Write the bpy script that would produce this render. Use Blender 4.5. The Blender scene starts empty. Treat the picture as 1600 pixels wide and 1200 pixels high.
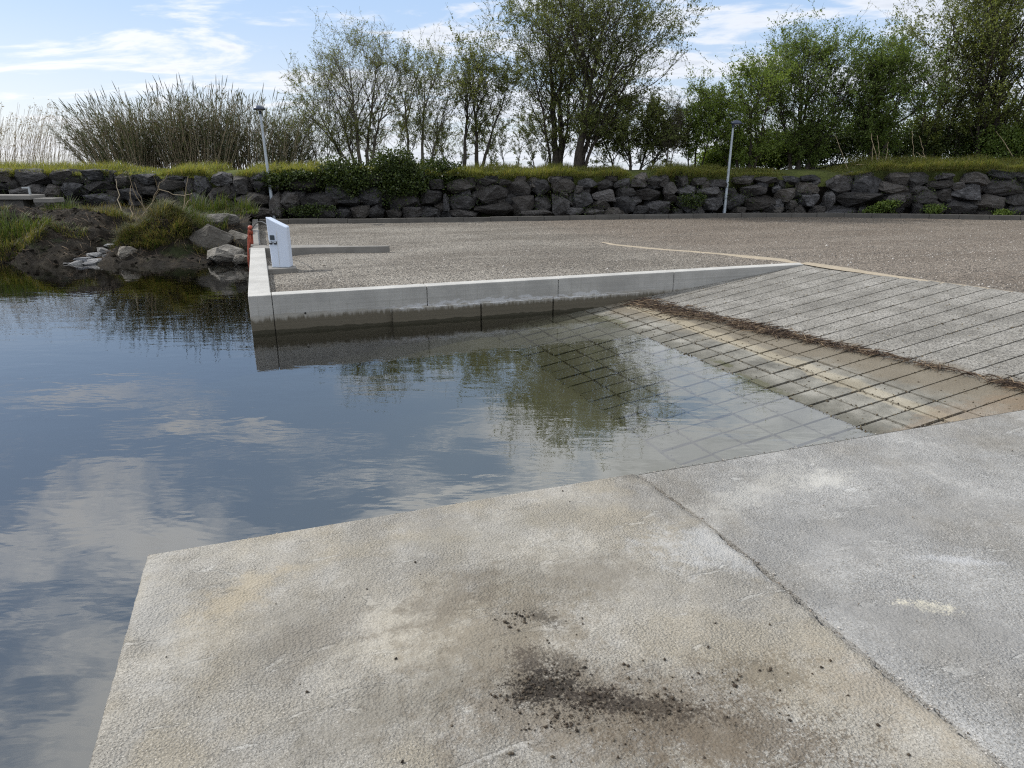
import bpy, bmesh, math, random
import numpy as np
from mathutils import Vector
R = np.random.default_rng(7); random.seed(7)
sc = bpy.context.scene
COL = sc.collection
rad = math.radians
# ------------------------------------------------------------------ camera
F = 1050.0; PITCH = math.atan(335/F); H = 1.6
cp, sp = math.cos(PITCH), math.sin(PITCH)
cd = bpy.data.cameras.new("camera"); cam = bpy.data.objects.new("camera", cd); COL.objects.link(cam)
cd.sensor_width = 36; cd.lens = 36*F/1600; cd.clip_start = .05; cd.clip_end = 4000
cam.location = (0, 0, H); cam.rotation_euler = (math.pi/2-PITCH, 0, 0); sc.camera = cam
ANG = rad(20); ca, sa = math.cos(ANG), math.sin(ANG)
def W(a, b): return (a*ca-b*sa, a*sa+b*ca)
def AB(x, y): return (x*ca+y*sa, -x*sa+y*ca)
def ray(u, v):
    x = (u-800)/F; y = (600-v)/F
    return x, cp+y*sp, -sp+y*cp
def onz(u, v, z=0):
    r = ray(u, v); t = (z-H)/r[2]; return r[0]*t, r[1]*t
def onY(u, v, Y):
    r = ray(u, v); t = Y/r[1]; return r[0]*t, Y, H+r[2]*t
WZ = -.52                       # water level
RW, RT = 4.65, 9.1              # ramp: waterline / top (a coordinate)
RK = -WZ/(RT-RW)
def rampz(a): return WZ+RK*(a-RW)
SUN_AZ = (-.951, .309); SUN_EL = rad(41)

# ------------------------------------------------------------------ node helpers
class NT:
    def __init__(s, tree): s.t = tree; s.n = tree.nodes; s.l = tree.links
    def new(s, typ, **kw):
        n = s.n.new(typ)
        for k, v in kw.items(): setattr(n, k, v)
        return n
    def put(s, sock, v):
        if v is None: return
        if hasattr(v, 'is_output'): s.l.new(v, sock)
        elif isinstance(v, (tuple, list)) and len(v) == 3 and sock.type == 'RGBA': sock.default_value = (*v, 1)
        else: sock.default_value = v
    def math(s, op, a, b=None, c=None, clamp=False):
        n = s.new('ShaderNodeMath', operation=op, use_clamp=clamp)
        for i, v in enumerate((a, b, c)): s.put(n.inputs[i], v)
        return n.outputs[0]
    def mix(s, f, a, b, mode='MIX'):
        n = s.new('ShaderNodeMix', data_type='RGBA', blend_type=mode)
        s.put(n.inputs[0], f); s.put(n.inputs[6], a); s.put(n.inputs[7], b); return n.outputs[2]
    def noise(s, co, scale, detail=4, rough=.55, dist=0.0):
        n = s.new('ShaderNodeTexNoise'); s.put(n.inputs['Vector'], co)
        n.inputs['Scale'].default_value = scale; n.inputs['Detail'].default_value = detail
        n.inputs['Roughness'].default_value = rough; n.inputs['Distortion'].default_value = dist
        return n.outputs[0]
    def voro(s, co, scale, out='Distance', feature='F1'):
        n = s.new('ShaderNodeTexVoronoi', feature=feature); s.put(n.inputs['Vector'], co); n.inputs['Scale'].default_value = scale
        return n.outputs[out]
    def ramp(s, f, lo, hi, a=0.0, b=1.0):
        n = s.new('ShaderNodeMapRange', interpolation_type='SMOOTHSTEP'); s.put(n.inputs[0], f)
        for i, v in zip((1, 2, 3, 4), (lo, hi, a, b)): n.inputs[i].default_value = v
        return n.outputs[0]
    def cramp(s, f, stops):
        n = s.new('ShaderNodeValToRGB'); s.put(n.inputs[0], f); e = n.color_ramp.elements
        while len(e) < len(stops): e.new(.5)
        for q, (p, c) in zip(e, stops): q.position = p; q.color = (*c, 1)
        return n.outputs[0]
    def obj(s): return s.new('ShaderNodeTexCoord').outputs['Object']
    def map(s, co, loc=(0, 0, 0), rot=(0, 0, 0), scale=(1, 1, 1)):
        n = s.new('ShaderNodeMapping'); s.put(n.inputs[0], co)
        n.inputs[1].default_value = loc; n.inputs[2].default_value = rot; n.inputs[3].default_value = scale
        return n.outputs[0]
    def sep(s, co):
        n = s.new('ShaderNodeSeparateXYZ'); s.put(n.inputs[0], co); return n.outputs
    def bump(s, h, strength=1, dist=.01, normal=None):
        n = s.new('ShaderNodeBump'); s.put(n.inputs['Height'], h); n.inputs['Strength'].default_value = strength
        n.inputs['Distance'].default_value = dist; s.put(n.inputs['Normal'], normal); return n.outputs[0]
    def blob(s, co, c, r, wob, lo=.6, hi=1.2, rot=0):
        """soft blob mask round centre c (x,y) with radii r, edge broken by noise wob"""
        m = s.map(co, loc=(-c[0], -c[1], 0)); m = s.map(m, rot=(0, 0, -rot)); m = s.map(m, scale=(1/r[0], 1/r[1], 0))
        l = s.new('ShaderNodeVectorMath', operation='LENGTH'); s.put(l.inputs[0], m)
        d = s.math('ADD', l.outputs['Value'], wob)
        return s.ramp(d, lo, hi, 1, 0)
def material(name):
    m = bpy.data.materials.new(name); m.use_nodes = True; t = NT(m.node_tree)
    t.b = t.n['Principled BSDF']; t.out = t.n['Material Output']; return m, t
def fin(t, col, rough=.8, normal=None, metal=0, spec=.4):
    t.put(t.b.inputs['Base Color'], col); t.put(t.b.inputs['Roughness'], rough); t.put(t.b.inputs['Normal'], normal)
    t.b.inputs['Metallic'].default_value = metal; t.b.inputs['Specular IOR Level'].default_value = spec
M = {}
def plain(name, col, rough=.6, metal=0, var=.15, scale=6, bump=.0, bscale=60, spec=.4):
    m, t = material(name); co = t.obj(); n = t.noise(co, scale, 5)
    c = t.mix(t.ramp(n, .3, .7), tuple(x*(1-var) for x in col), tuple(min(1, x*(1+var)) for x in col))
    nm = t.bump(t.noise(co, bscale, 3), 1, bump) if bump else None
    fin(t, c, rough, nm, metal, spec); M[name] = m; return m
# --- foreground concrete
def slab_mat(name, tan, stains):
    m, t = material(name); co = t.obj()
    big = t.noise(co, 1.3, 6, .6); med = t.noise(co, 5.5, 6, .62, .4); fine = t.noise(co, 105, 4, .65); sp_ = t.noise(co, 230, 2, .5)
    c = t.cramp(big, [(.34, (.175, .166, .148)), (.5, (.235, .221, .192) if tan else (.218, .217, .21)), (.66, (.31, .292, .253) if tan else (.285, .284, .275))])
    c = t.mix(t.math('MULTIPLY', t.ramp(med, .46, .66), .3), c, (.35, .343, .325))
    if tan:
        c = t.mix(t.math('MULTIPLY', t.ramp(t.noise(t.map(co, (3, 1, 0)), 2.1, 5, .6), .46, .62), .7), c, (.235, .208, .158))
    # pale cement smears, stretched
    sm = t.noise(t.map(co, rot=(0, 0, .5), scale=(1.2, 4.5, 1)), 2.2, 6, .65, .8)
    smear = t.ramp(t.math('ADD', sm, t.math('MULTIPLY_ADD', t.noise(co, 34, 5, .7), .10, -.05)), .60, .645)
    c = t.mix(t.math('MULTIPLY', smear, .24), c, (.43, .43, .41))
    c = t.mix(t.ramp(fine, .40, .54, .5, 0), c, (.115, .106, .09))
    c = t.mix(t.ramp(sp_, .55, .68, 0, .75), c, (.04, .037, .032))
    c = t.mix(t.ramp(t.noise(t.map(co, (5, 5, 0)), 190, 2), .60, .70, 0, .6), c, (.52, .50, .46))
    dirt = None
    for (cx, cy, rx, ry, rot, amt, colr, wsc) in stains:
        wob = t.math('MULTIPLY_ADD', t.noise(co, wsc, 9, .82), 6.0, -3.0)
        crisp = amt >= .7
        if crisp: wob = t.math('ADD', wob, t.math('MULTIPLY_ADD', t.noise(co, 75, 4, .8), 5.0, -2.5))
        k = t.math('MULTIPLY', t.blob(co, (cx, cy), (rx, ry), wob, .55 if crisp else .25, 1.25 if crisp else 1.5, rot), amt)
        c = t.mix(k, c, colr)
    # relief: trowelled pebble skin + soft undulation, less under smears
    v = t.voro(t.mix(.015, co, t.new('ShaderNodeTexNoise').outputs[1]), 95)
    peb = t.math('ADD', t.math('MULTIPLY', v, .9), t.math('MULTIPLY', t.noise(co, 150, 3, .6), .9))
    area = t.ramp(t.noise(t.map(co, (9, 2, 0)), 2.4, 4, .6), .36, .6, .3, 1)
    peb = t.math('MULTIPLY', peb, t.math('MULTIPLY', area, t.ramp(smear, 0, 1, 1, .35)))
    hgt = t.math('ADD', peb, t.math('MULTIPLY', t.noise(co, 7, 5, .6), 3.0))
    fin(t, c, .88, t.bump(hgt, 1, .0075), spec=.3); M[name] = m
def ab_px(u, v): return AB(*onz(u, v))
S1 = []
for (u, v, rx, ry, rot, amt, colr, wsc) in [
    (560, 940, .3, .10, .3, .45, (.16, .145, .12), 6), (430, 990, .35, .14, .6, .45, (.15, .137, .112), 6),
    (370, 930, .2, .1, .6, .5, (.29, .245, .17), 9), (1420, 1090, .3, .16, -.9, .5, (.215, .18, .13), 9), (250, 950, .12, .5, .3, .3, (.36, .355, .335), 5),
    (760, 830, .5, .12, .1, .35, (.17, .16, .135), 7), (990, 740, .12, .06, 0, .6, (.09, .085, .075), 12), (850, 900, .45, .22, 0, .5, (.155, .14, .11), 9),
    (1130, 860, .35, .16, -.6, .55, (.34, .345, .345), 7), (640, 1000, .25, .3, .3, .4, (.33, .31, .265), 6),
    (780, 985, .34, .26, 0, .65, (.13, .11, .08), 9), (700, 930, .30, .10, .4, .55, (.125, .11, .088), 9), (920, 900, .22, .14, 0, .5, (.13, .115, .092), 11), (500, 1000, .22, .12, .4, .5, (.135, .12, .097), 9), (930, 1110, .5, .22, -.4, .68, (.105, .085, .06), 10), (830, 1035, .06, .09, .3, .85, (.05, .04, .03), 26),
    (1190, 1050, .16, .09, -.3, .7, (.12, .10, .07), 12), (1130, 1150, .34, .14, -.5, .7, (.09, .07, .047), 15), (620, 1100, .4, .12, .2, .5, (.12, .108, .085), 8),
    (850, 965, .07, .03, -.9, .8, (.06, .05, .037), 24), (880, 1035, .075, .05, -.9, .7, (.075, .063, .048), 24),
    (1010, 1105, .20, .05, -.5, .85, (.04, .031, .022), 24), (850, 1075, .12, .075, -.1, .97, (.024, .019, .014), 22), (930, 1090, .12, .05, -.4, .9, (.03, .023, .017), 24)]:
    a, b = ab_px(u, v); S1.append((a, b, rx, ry, rot, amt, colr, wsc))
S2 = []
for (u, v, rx, ry, rot, amt, colr, wsc) in [
    (1280, 745, .2, .09, 0, .5, (.38, .37, .335), 9), (1460, 945, .09, .03, -.6, .7, (.46, .43, .34), 14), (1380, 950, .5, .09, -.6, .5, (.16, .157, .15), 8), (1180, 760, .5, .12, .3, .4, (.34, .33, .30), 8),
    (1490, 870, .16, .03, -.5, .5, (.38, .385, .39), 22), (1350, 820, .9, .2, 0, .45, (.17, .167, .16), 6), (1500, 1000, .5, .2, -.5, .4, (.17, .167, .16), 8)]:
    a, b = ab_px(u, v); S2.append((a, b, rx, ry, rot, amt, colr, wsc))
slab_mat('rough_concrete', True, S1); slab_mat('grey_concrete', False, S2)
# --- formwork wall concrete (object space: x along wall, z up)
def wall_mat(name, tide=True, base=(.32, .315, .297)):
    m, t = material(name); co = t.obj(); x, y, z = t.sep(co)
    n = t.noise(co, 2.2, 6, .6); fine = t.noise(co, 70, 3)
    c = t.mix(t.ramp(n, .3, .7), tuple(q*.86 for q in base), tuple(q*1.14 for q in base))
    board = t.noise(t.map(co, scale=(.25, .25, 22)), 1.0, 3, .6)
    c = t.mix(t.ramp(board, .56, .68, 0, .28), c, (.2, .195, .18))
    c = t.mix(t.ramp(fine, .62, .75, 0, .5), c, (.12, .115, .10))
    if tide:
        drip = t.noise(t.map(co, scale=(9, 9, .7)), 3, 5, .65)
        edge = t.math('MULTIPLY_ADD', drip, .17, z)
        c = t.mix(t.ramp(t.math('MULTIPLY_ADD', t.noise(co, 3.5, 5), .16, z), -.185, -.205, 0, .55), c, (.27, .25, .21))
        c = t.mix(t.ramp(edge, -.20, -.27, 0, .92), c, (.085, .073, .05))
        c = t.mix(t.math('MULTIPLY', t.ramp(t.noise(t.map(co, scale=(30, 30, 1.2)), 1.4, 4, .6), .54, .66), t.ramp(z, -.36, -.28, 0, .55)), c, (.26, .255, .23))
        c = t.mix(t.ramp(z, -.12, -.2, 1, 0), c, c)
        eff = t.math('MULTIPLY_ADD', t.noise(t.map(co, scale=(2.2, 2.2, 6)), 2.5, 6, .65), .28, z)
        band = t.math('MULTIPLY', t.ramp(eff, -.17, -.145), t.ramp(eff, -.10, -.125))
        side = t.math('MULTIPLY', t.ramp(x, 1.1, 2.0), t.ramp(x, 5.6, 4.8))
        c = t.mix(t.math('MULTIPLY', t.math('MULTIPLY', band, side), .55), c, (.50, .51, .53))
        c = t.mix(t.ramp(t.math('MULTIPLY_ADD', t.noise(co, 7, 4), .07, z), -.44, -.455, 0, .92), c, (.035, .032, .02))
    h = t.math('ADD', t.math('MULTIPLY', board, 1.0), t.math('MULTIPLY', fine, .7))
    fin(t, c, .85, t.bump(h, 1, .004), spec=.3); M[name] = m
wall_mat('wall_concrete'); wall_mat('kerb_concrete', False, (.085, .08, .072)); wall_mat('beam_concrete', False, (.165, .157, .143))
# --- ramp
def ramp_mat():
    m, t = material('ramp_concrete'); co = t.obj(); x, y, z = t.sep(co)
    n = t.noise(co, 2.0, 6, .62); f1 = t.noise(co, 38, 4, .65); f2 = t.noise(co, 110, 2)
    top = t.cramp(n, [(.34, (.11, .104, .09)), (.5, (.172, .164, .145)), (.66, (.24, .23, .208))])
    top = t.mix(t.ramp(f1, .47, .60, 0, .85), top, (.055, .052, .047))
    top = t.mix(t.ramp(f2, .58, .68, 0, .75), top, (.48, .46, .42)); top = t.mix(t.ramp(t.noise(t.map(co, (2, 8, 0)), 14, 4, .7), .58, .68, 0, .5), top, (.09, .075, .058))
    low = t.cramp(t.noise(co, 3.1, 5, .6), [(.34, (.085, .082, .07)), (.5, (.145, .14, .12)), (.66, (.215, .207, .18))])
    low = t.mix(t.ramp(f2, .6, .72, 0, .5), low, (.11, .09, .06))
    wob = t.math('MULTIPLY_ADD', t.noise(co, 2.6, 5, .65), .9, -.45)
    line = t.math('ADD', t.math('MULTIPLY_ADD', y, .17, x), wob)      # debris line: x + .17 y = 7.13
    c = t.mix(t.ramp(line, 6.9, 7.2), low, top)
    mud = t.math('MULTIPLY', t.ramp(line, 6.25, 6.7), t.ramp(line, 7.35, 7.0))
    c = t.mix(t.math('MULTIPLY', mud, .8), c, (.12, .10, .07))
    tan = t.math('MULTIPLY', t.ramp(t.math('MULTIPLY_ADD', wob, .3, x), 5.22, 5.27), t.ramp(t.math('MULTIPLY_ADD', wob, .3, x), 5.5, 5.42))
    c = t.mix(t.math('MULTIPLY', tan, .4), c, (.33, .285, .20))
    c = t.mix(t.math('MULTIPLY', t.blob(co, (5.6, 3.5), (1.0, .5), t.math('MULTIPLY_ADD', t.noise(co, 5, 6, .7), 2.6, -1.3)), .5), c, (.15, .105, .065))
    al = t.ramp(t.math('MULTIPLY_ADD', t.noise(co, 3, 5, .7), .8, x), 4.9, 4.5, 0, .3)
    c = t.mix(al, c, (.15, .145, .085)); c = t.mix(t.ramp(t.math('MULTIPLY_ADD', t.noise(co, 2, 5, .7), 1.4, x), 4.6, 3.4, 0, .75), c, (.165, .158, .118))
    for (cx, cy, rx, ry) in ((4.66, 5.3, .10, .45), (4.78, 6.1, .06, .2), (4.6, 8.6, .2, .5)):
        c = t.mix(t.math('MULTIPLY', t.blob(co, (cx, cy), (rx, ry), t.math('MULTIPLY_ADD', t.noise(co, 9, 6, .75), 4, -2), .6, 1.1), .85), c, (.06, .062, .018))
    c = t.mix(t.ramp(t.math('MULTIPLY_ADD', t.noise(co, 6, 4, .6), .25, x), 5.05, 4.84, 0, .55), c, (.075, .072, .055))
    h = t.math('ADD', t.math('MULTIPLY', f1, 1.6), t.math('MULTIPLY', f2, .7))
    fin(t, c, .85, t.bump(h, 1, .008), spec=.3); M['ramp_concrete'] = m
ramp_mat()
plain('groove_dirt', (.035, .028, .02), .95, var=.5, scale=20)
# --- gravel
def gravel_mat():
    m, t = material('gravel'); co = t.obj(); x, y, z = t.sep(co)
    big = t.noise(t.map(co, scale=(.25, .55, 1)), 1.0, 5, .6); st = t.noise(t.map(co, rot=(0, 0, .3), scale=(.35, 3, 1)), 1.2, 4, .6)
    c = t.mix(t.ramp(big, .35, .65), (.10, .089, .074), (.158, .145, .124))
    c = t.mix(t.math('MULTIPLY', t.ramp(t.math('MULTIPLY_ADD', big, 6, x), 9.5, 13.5), .6), c, (.105, .083, .064))
    c = t.mix(t.ramp(st, .54, .66, 0, .55), c, (.075, .066, .055))
    vn = t.new('ShaderNodeTexVoronoi'); t.put(vn.inputs['Vector'], co); vn.inputs['Scale'].default_value = 58
    g = t.new('ShaderNodeRGBToBW'); t.put(g.inputs[0], vn.outputs['Color'])
    k = t.ramp(g.outputs[0], .2, .85, .25, 2.3)
    kc = t.new('ShaderNodeCombineXYZ')
    for i in range(3): t.put(kc.inputs[i], k)
    c = t.mix(1.0, c, kc.outputs[0], 'MULTIPLY')
    v2 = t.voro(co, 20)
    h = t.math('ADD', t.math('MULTIPLY', vn.outputs['Distance'], -1.0), t.math('MULTIPLY', t.noise(co, 9, 5, .7), 1.2))
    fin(t, c, .9, t.bump(h, 1, .02), spec=.25); M['gravel'] = m
gravel_mat()
def island_mat(name, cols, rough=.7, trans=0.0, spec=.25, noise_scale=None):
    """colour varies from leaf to leaf / piece to piece"""
    m, t = material(name); g = t.new('ShaderNodeNewGeometry')
    n = len(cols)
    c = t.cramp(g.outputs['Random Per Island'], [((i+.5)/n, q) for i, q in enumerate(cols)])
    if noise_scale:
        k = t.noise(t.obj(), noise_scale, 3)
        c = t.mix(t.ramp(k, .35, .65, 0, .5), c, cols[-1])
    fin(t, c, rough, spec=spec)
    if trans:
        tr = t.new('ShaderNodeBsdfTranslucent'); t.put(tr.inputs[0], t.mix(1, c, (1.5, 1.45, .7), 'MULTIPLY'))
        mx = t.new('ShaderNodeMixShader'); mx.inputs[0].default_value = trans
        t.l.new(t.b.outputs[0], mx.inputs[1]); t.l.new(tr.outputs[0], mx.inputs[2]); t.l.new(mx.outputs[0], t.out.inputs[0])
    M[name] = m
island_mat('stones', [(.10, .085, .07), (.20, .18, .155), (.30, .275, .24), (.16, .13, .10), (.42, .40, .37)], .85)
island_mat('crumbs', [(.02, .016, .012), (.05, .038, .027), (.035, .026, .018), (.09, .075, .055)], .95)
island_mat('silt', [(.05, .04, .026), (.10, .08, .05), (.035, .028, .02), (.16, .135, .09)], .95)
island_mat('debris', [(.028, .019, .014), (.07, .045, .03), (.045, .03, .021), (.22, .16, .10), (.035, .025, .018)], .85)
island_mat('leaf_sparse', [(.11, .135, .038), (.14, .17, .046), (.18, .205, .058), (.11, .12, .05)], .55, .38)
island_mat('leaf_big', [(.085, .11, .032), (.12, .145, .04), (.15, .18, .05), (.09, .105, .042)], .55, .35)
island_mat('leaf_fresh', [(.12, .175, .034), (.155, .22, .046), (.095, .14, .032), (.19, .245, .06)], .55, .4)
island_mat('leaf_dense', [(.085, .13, .03), (.115, .17, .038), (.068, .10, .026), (.145, .195, .048)], .55, .36)
island_mat('leaf_olive', [(.10, .125, .032), (.135, .165, .04), (.078, .10, .028), (.17, .195, .052)], .55, .36)
island_mat('leaf_ivy', [(.026, .042, .011), (.042, .064, .016), (.075, .10, .024), (.022, .034, .011)], .45, .25)
island_mat('grass_blade', [(.13, .155, .04), (.18, .195, .055), (.09, .115, .032), (.25, .215, .09), (.15, .165, .045)], .6, .45)
island_mat('dry_grass', [(.15, .125, .06), (.09, .09, .032), (.20, .165, .085), (.065, .075, .022), (.10, .08, .042)], .7, .3)
island_mat('green_grass', [(.05, .078, .018), (.07, .10, .024), (.038, .058, .015), (.10, .095, .04)], .6, .3)
island_mat('cane_leaf', [(.055, .07, .034), (.08, .095, .042), (.085, .082, .046), (.045, .06, .028), (.10, .09, .055)], .65, .25)
island_mat('reed_stalk', [(.25, .20, .13), (.19, .15, .10), (.32, .27, .19)], .7, .15)
def bark(name, col):
    m, t = material(name); co = t.obj(); n = t.noise(t.map(co, scale=(9, 9, 2)), 3, 5, .65)
    c = t.mix(t.ramp(n, .35, .65), tuple(q*.6 for q in col), tuple(q*1.5 for q in col))
    fin(t, c, .9, t.bump(n, 1, .02), spec=.2); M[name] = m
bark('bark_dark', (.045, .038, .031)); bark('bark_grey', (.10, .088, .07)); bark('dry_stalk', (.36, .29, .19))
def rock_mat(name, dark, light, warm):
    m, t = material(name); co = t.obj(); inf = t.new('ShaderNodeObjectInfo')
    add = t.new('ShaderNodeVectorMath', operation='ADD'); t.put(add.inputs[0], co); t.put(add.inputs[1], inf.outputs['Location'])
    p = add.outputs[0]
    n = t.noise(p, 3.2, 7, .68, .5); f = t.noise(p, 22, 5, .65)
    c = t.mix(t.ramp(n, .32, .68), dark, light)
    c = t.mix(t.math('MULTIPLY', inf.outputs['Random'], .7), c, warm)
    c = t.mix(t.ramp(t.noise(p, 6, 6, .7), .62, .74, 0, .55), c, tuple(q*1.6 for q in light))
    c = t.mix(t.ramp(t.noise(p, 45, 2), .66, .74, 0, .7), c, (.42, .42, .40))
    kv = t.math('MULTIPLY_ADD', t.math('FRACT', t.math('MULTIPLY', inf.outputs['Random'], 7.31)), 1.25, .5); kc = t.new('ShaderNodeCombineXYZ')
    for q_ in range(3): t.put(kc.inputs[q_], kv)
    c = t.mix(1.0, c, kc.outputs[0], 'MULTIPLY')
    h = t.math('ADD', t.math('MULTIPLY', n, 4), t.math('ADD', f, t.math('MULTIPLY', t.voro(p, 5, feature='DISTANCE_TO_EDGE'), -1.5)))
    fin(t, c, .8, t.bump(h, 1, .04), spec=.35); M[name] = m
rock_mat('wall_rock', (.018, .018, .019), (.10, .10, .105), (.056, .047, .037))
rock_mat('bank_rock', (.07, .065, .058), (.19, .18, .16), (.15, .13, .10))
rock_mat('pale_stone', (.17, .175, .19), (.40, .41, .43), (.30, .29, .27))
def soil_mat():
    m, t = material('soil'); co = t.obj(); n = t.noise(co, 2.6, 7, .7, .6); f = t.noise(co, 24, 5, .7)
    c = t.cramp(n, [(.3, (.007, .006, .005)), (.52, (.017, .014, .010)), (.72, (.05, .04, .027))])
    c = t.mix(t.ramp(f, .6, .75, 0, .6), c, (.10, .083, .06))
    c = t.mix(t.ramp(t.noise(t.map(co, (4, 4, 0)), 1.2, 5, .6), .54, .68, 0, .6), c, (.03, .042, .013))
    h = t.math('ADD', t.math('MULTIPLY', n, 3), f)
    fin(t, c, .95, t.bump(h, 1, .05), spec=.15); M['soil'] = m
    m, t = material('turf'); co = t.obj(); n = t.noise(co, 1.8, 6, .7)
    c = t.cramp(n, [(.3, (.045, .05, .02)), (.55, (.08, .095, .028)), (.75, (.12, .115, .05))])
    fin(t, c, .95, t.bump(n, 1, .1), spec=.1); M['turf'] = m
    m, t = material('lake_mud'); co = t.obj(); n = t.noise(co, 1.4, 6, .6)
    c = t.mix(n, (.105, .10, .075), (.18, .172, .135)); fin(t, c, .95, t.bump(n, 1, .05), spec=.1); M['lake_mud'] = m
    m, t = material('clay'); co = t.obj(); n = t.noise(co, 4, 6, .65)
    c = t.mix(n, (.20, .17, .125), (.32, .275, .21)); fin(t, c, .92, t.bump(t.noise(co, 40, 4), 1, .01), spec=.2); M['clay'] = m
soil_mat()
plain('pole_steel', (.36, .40, .44), .45, .35, .12, 4, spec=.5); plain('lamp_dark', (.035, .045, .07), .35, .3, .2, 8)
plain('lamp_lens', (.5, .5, .48), .3); plain('white_paint', (.50, .56, .66), .38, 0, .03, 3); plain('black_plastic', (.012, .012, .014), .4, 0, .2)
plain('screen', (.03, .04, .05), .15); plain('hose_red', (.27, .055, .03), .5, 0, .45, 9); plain('rubber_black', (.015, .015, .015), .5)
plain('steel_bracket', (.3, .3, .3), .4, .8); plain('dark_hole', (.012, .011, .01), .95); plain('patina_pipe', (.33, .35, .36), .5, .4)
def water_mat():
    m, t = material('water'); t.n.remove(t.b); co = t.obj()
    a = t.noise(t.map(co, rot=(0, 0, .2), scale=(1, 2.2, 1)), 1.6, 3, .5, .3)
    b = t.noise(t.map(co, rot=(0, 0, -.25), scale=(1, 2.6, 1)), 7.5, 3, .55, .5)
    area = t.ramp(t.noise(t.map(co, scale=(.5, .9, 1)), .9, 3), .38, .66, .25, 1)
    h = t.math('ADD', t.math('MULTIPLY', a, .15), t.math('MULTIPLY', t.math('MULTIPLY', b, area), .016))
    nm = t.bump(h, 1, .02)
    fr = t.new('ShaderNodeFresnel'); t.put(fr.inputs[0], t.math('MULTIPLY_ADD', t.new('ShaderNodeNewGeometry').outputs['Backfacing'], 1/2.1-2.1, 2.1)); t.put(fr.inputs[1], nm)
    gl = t.new('ShaderNodeBsdfGlossy'); gl.inputs['Roughness'].default_value = 0.0; gl.inputs[0].default_value = (1, 1, 1, 1); t.put(gl.inputs['Normal'], nm)
    tr = t.new('ShaderNodeBsdfTransparent'); tr.inputs[0].default_value = (.97, .98, .96, 1)
    mx = t.new('ShaderNodeMixShader'); t.put(mx.inputs[0], fr.outputs[0]); t.l.new(tr.outputs[0], mx.inputs[1]); t.l.new(gl.outputs[0], mx.inputs[2])
    t.l.new(mx.outputs[0], t.out.inputs['Surface'])
    va = t.new('ShaderNodeVolumeAbsorption'); va.inputs[0].default_value = (.47, .48, .36, 1); va.inputs[1].default_value = 2.3
    t.l.new(va.outputs[0], t.out.inputs['Volume']); M['water'] = m
water_mat()

# ------------------------------------------------------------------ object helpers
def link(name, me, mat, parent=None, loc=(0, 0, 0), rot=0, **props):
    o = bpy.data.objects.new(name, me); COL.objects.link(o); o.location = loc; o.rotation_euler = (0, 0, rot)
    if mat is not None and me is not None: me.materials.append(M[mat])
    if parent is not None: o.parent = parent
    for k, v in props.items(): o[k] = v
    return o
def npmesh(name, V, Fq, smooth=False):
    """V (n,3); Fq list of arrays (m,k)"""
    me = bpy.data.meshes.new(name); V = np.asarray(V, np.float32)
    if not isinstance(Fq, list): Fq = [Fq]
    me.vertices.add(len(V)); me.vertices.foreach_set('co', V.ravel())
    loops = np.concatenate([f.ravel() for f in Fq]).astype(np.int32); tot = np.concatenate([np.full(len(f), f.shape[1]) for f in Fq]).astype(np.int32)
    st = np.concatenate([[0], np.cumsum(tot)[:-1]]).astype(np.int32)
    me.loops.add(len(loops)); me.loops.foreach_set('vertex_index', loops)
    me.polygons.add(len(tot)); me.polygons.foreach_set('loop_start', st)
    if smooth: me.polygons.foreach_set('use_smooth', np.ones(len(tot), bool))
    me.update(calc_edges=True); me.validate(); return me
def empty(name, loc, rot=0, **props): 
    o = bpy.data.objects.new(name, None); COL.objects.link(o); o.location = loc; o.rotation_euler = (0, 0, rot); o.empty_display_size = .2
    for k, v in props.items(): o[k] = v
    return o
def bmobj(name, bm, mat, parent=None, loc=(0, 0, 0), rot=0, smooth=False, bevel=0, **props):
    me = bpy.data.meshes.new(name); bmesh.ops.recalc_face_normals(bm, faces=bm.faces); bm.to_mesh(me); bm.free()
    if smooth: me.polygons.foreach_set('use_smooth', np.ones(len(me.polygons), bool))
    o = link(name, me, mat, parent, loc, rot, **props)
    if bevel:
        b = o.modifiers.new('bevel', 'BEVEL'); b.width = bevel; b.segments = 2; b.limit_method = 'ANGLE'
    return o
def box(bm, x0, x1, y0, y1, z0, z1, f=None):
    vs = [bm.verts.new(f(x, y, z) if f else (x, y, z)) for z in (z0, z1) for x, y in ((x0, y0), (x1, y0), (x1, y1), (x0, y1))]
    for q in ((3, 2, 1, 0), (4, 5, 6, 7), (0, 1, 5, 4), (1, 2, 6, 5), (2, 3, 7, 6), (3, 0, 4, 7)): bm.faces.new([vs[i] for i in q])
def prism(bm, pts, z0, z1):
    lo = [bm.verts.new((x, y, z0 if not callable(z0) else z0(x, y))) for x, y in pts]; hi = [bm.verts.new((x, y, z1 if not callable(z1) else z1(x, y))) for x, y in pts]
    bm.faces.new(lo[::-1]); bm.faces.new(hi); n = len(pts)
    for i in range(n): bm.faces.new((lo[i], lo[(i+1) % n], hi[(i+1) % n], hi[i]))
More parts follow.
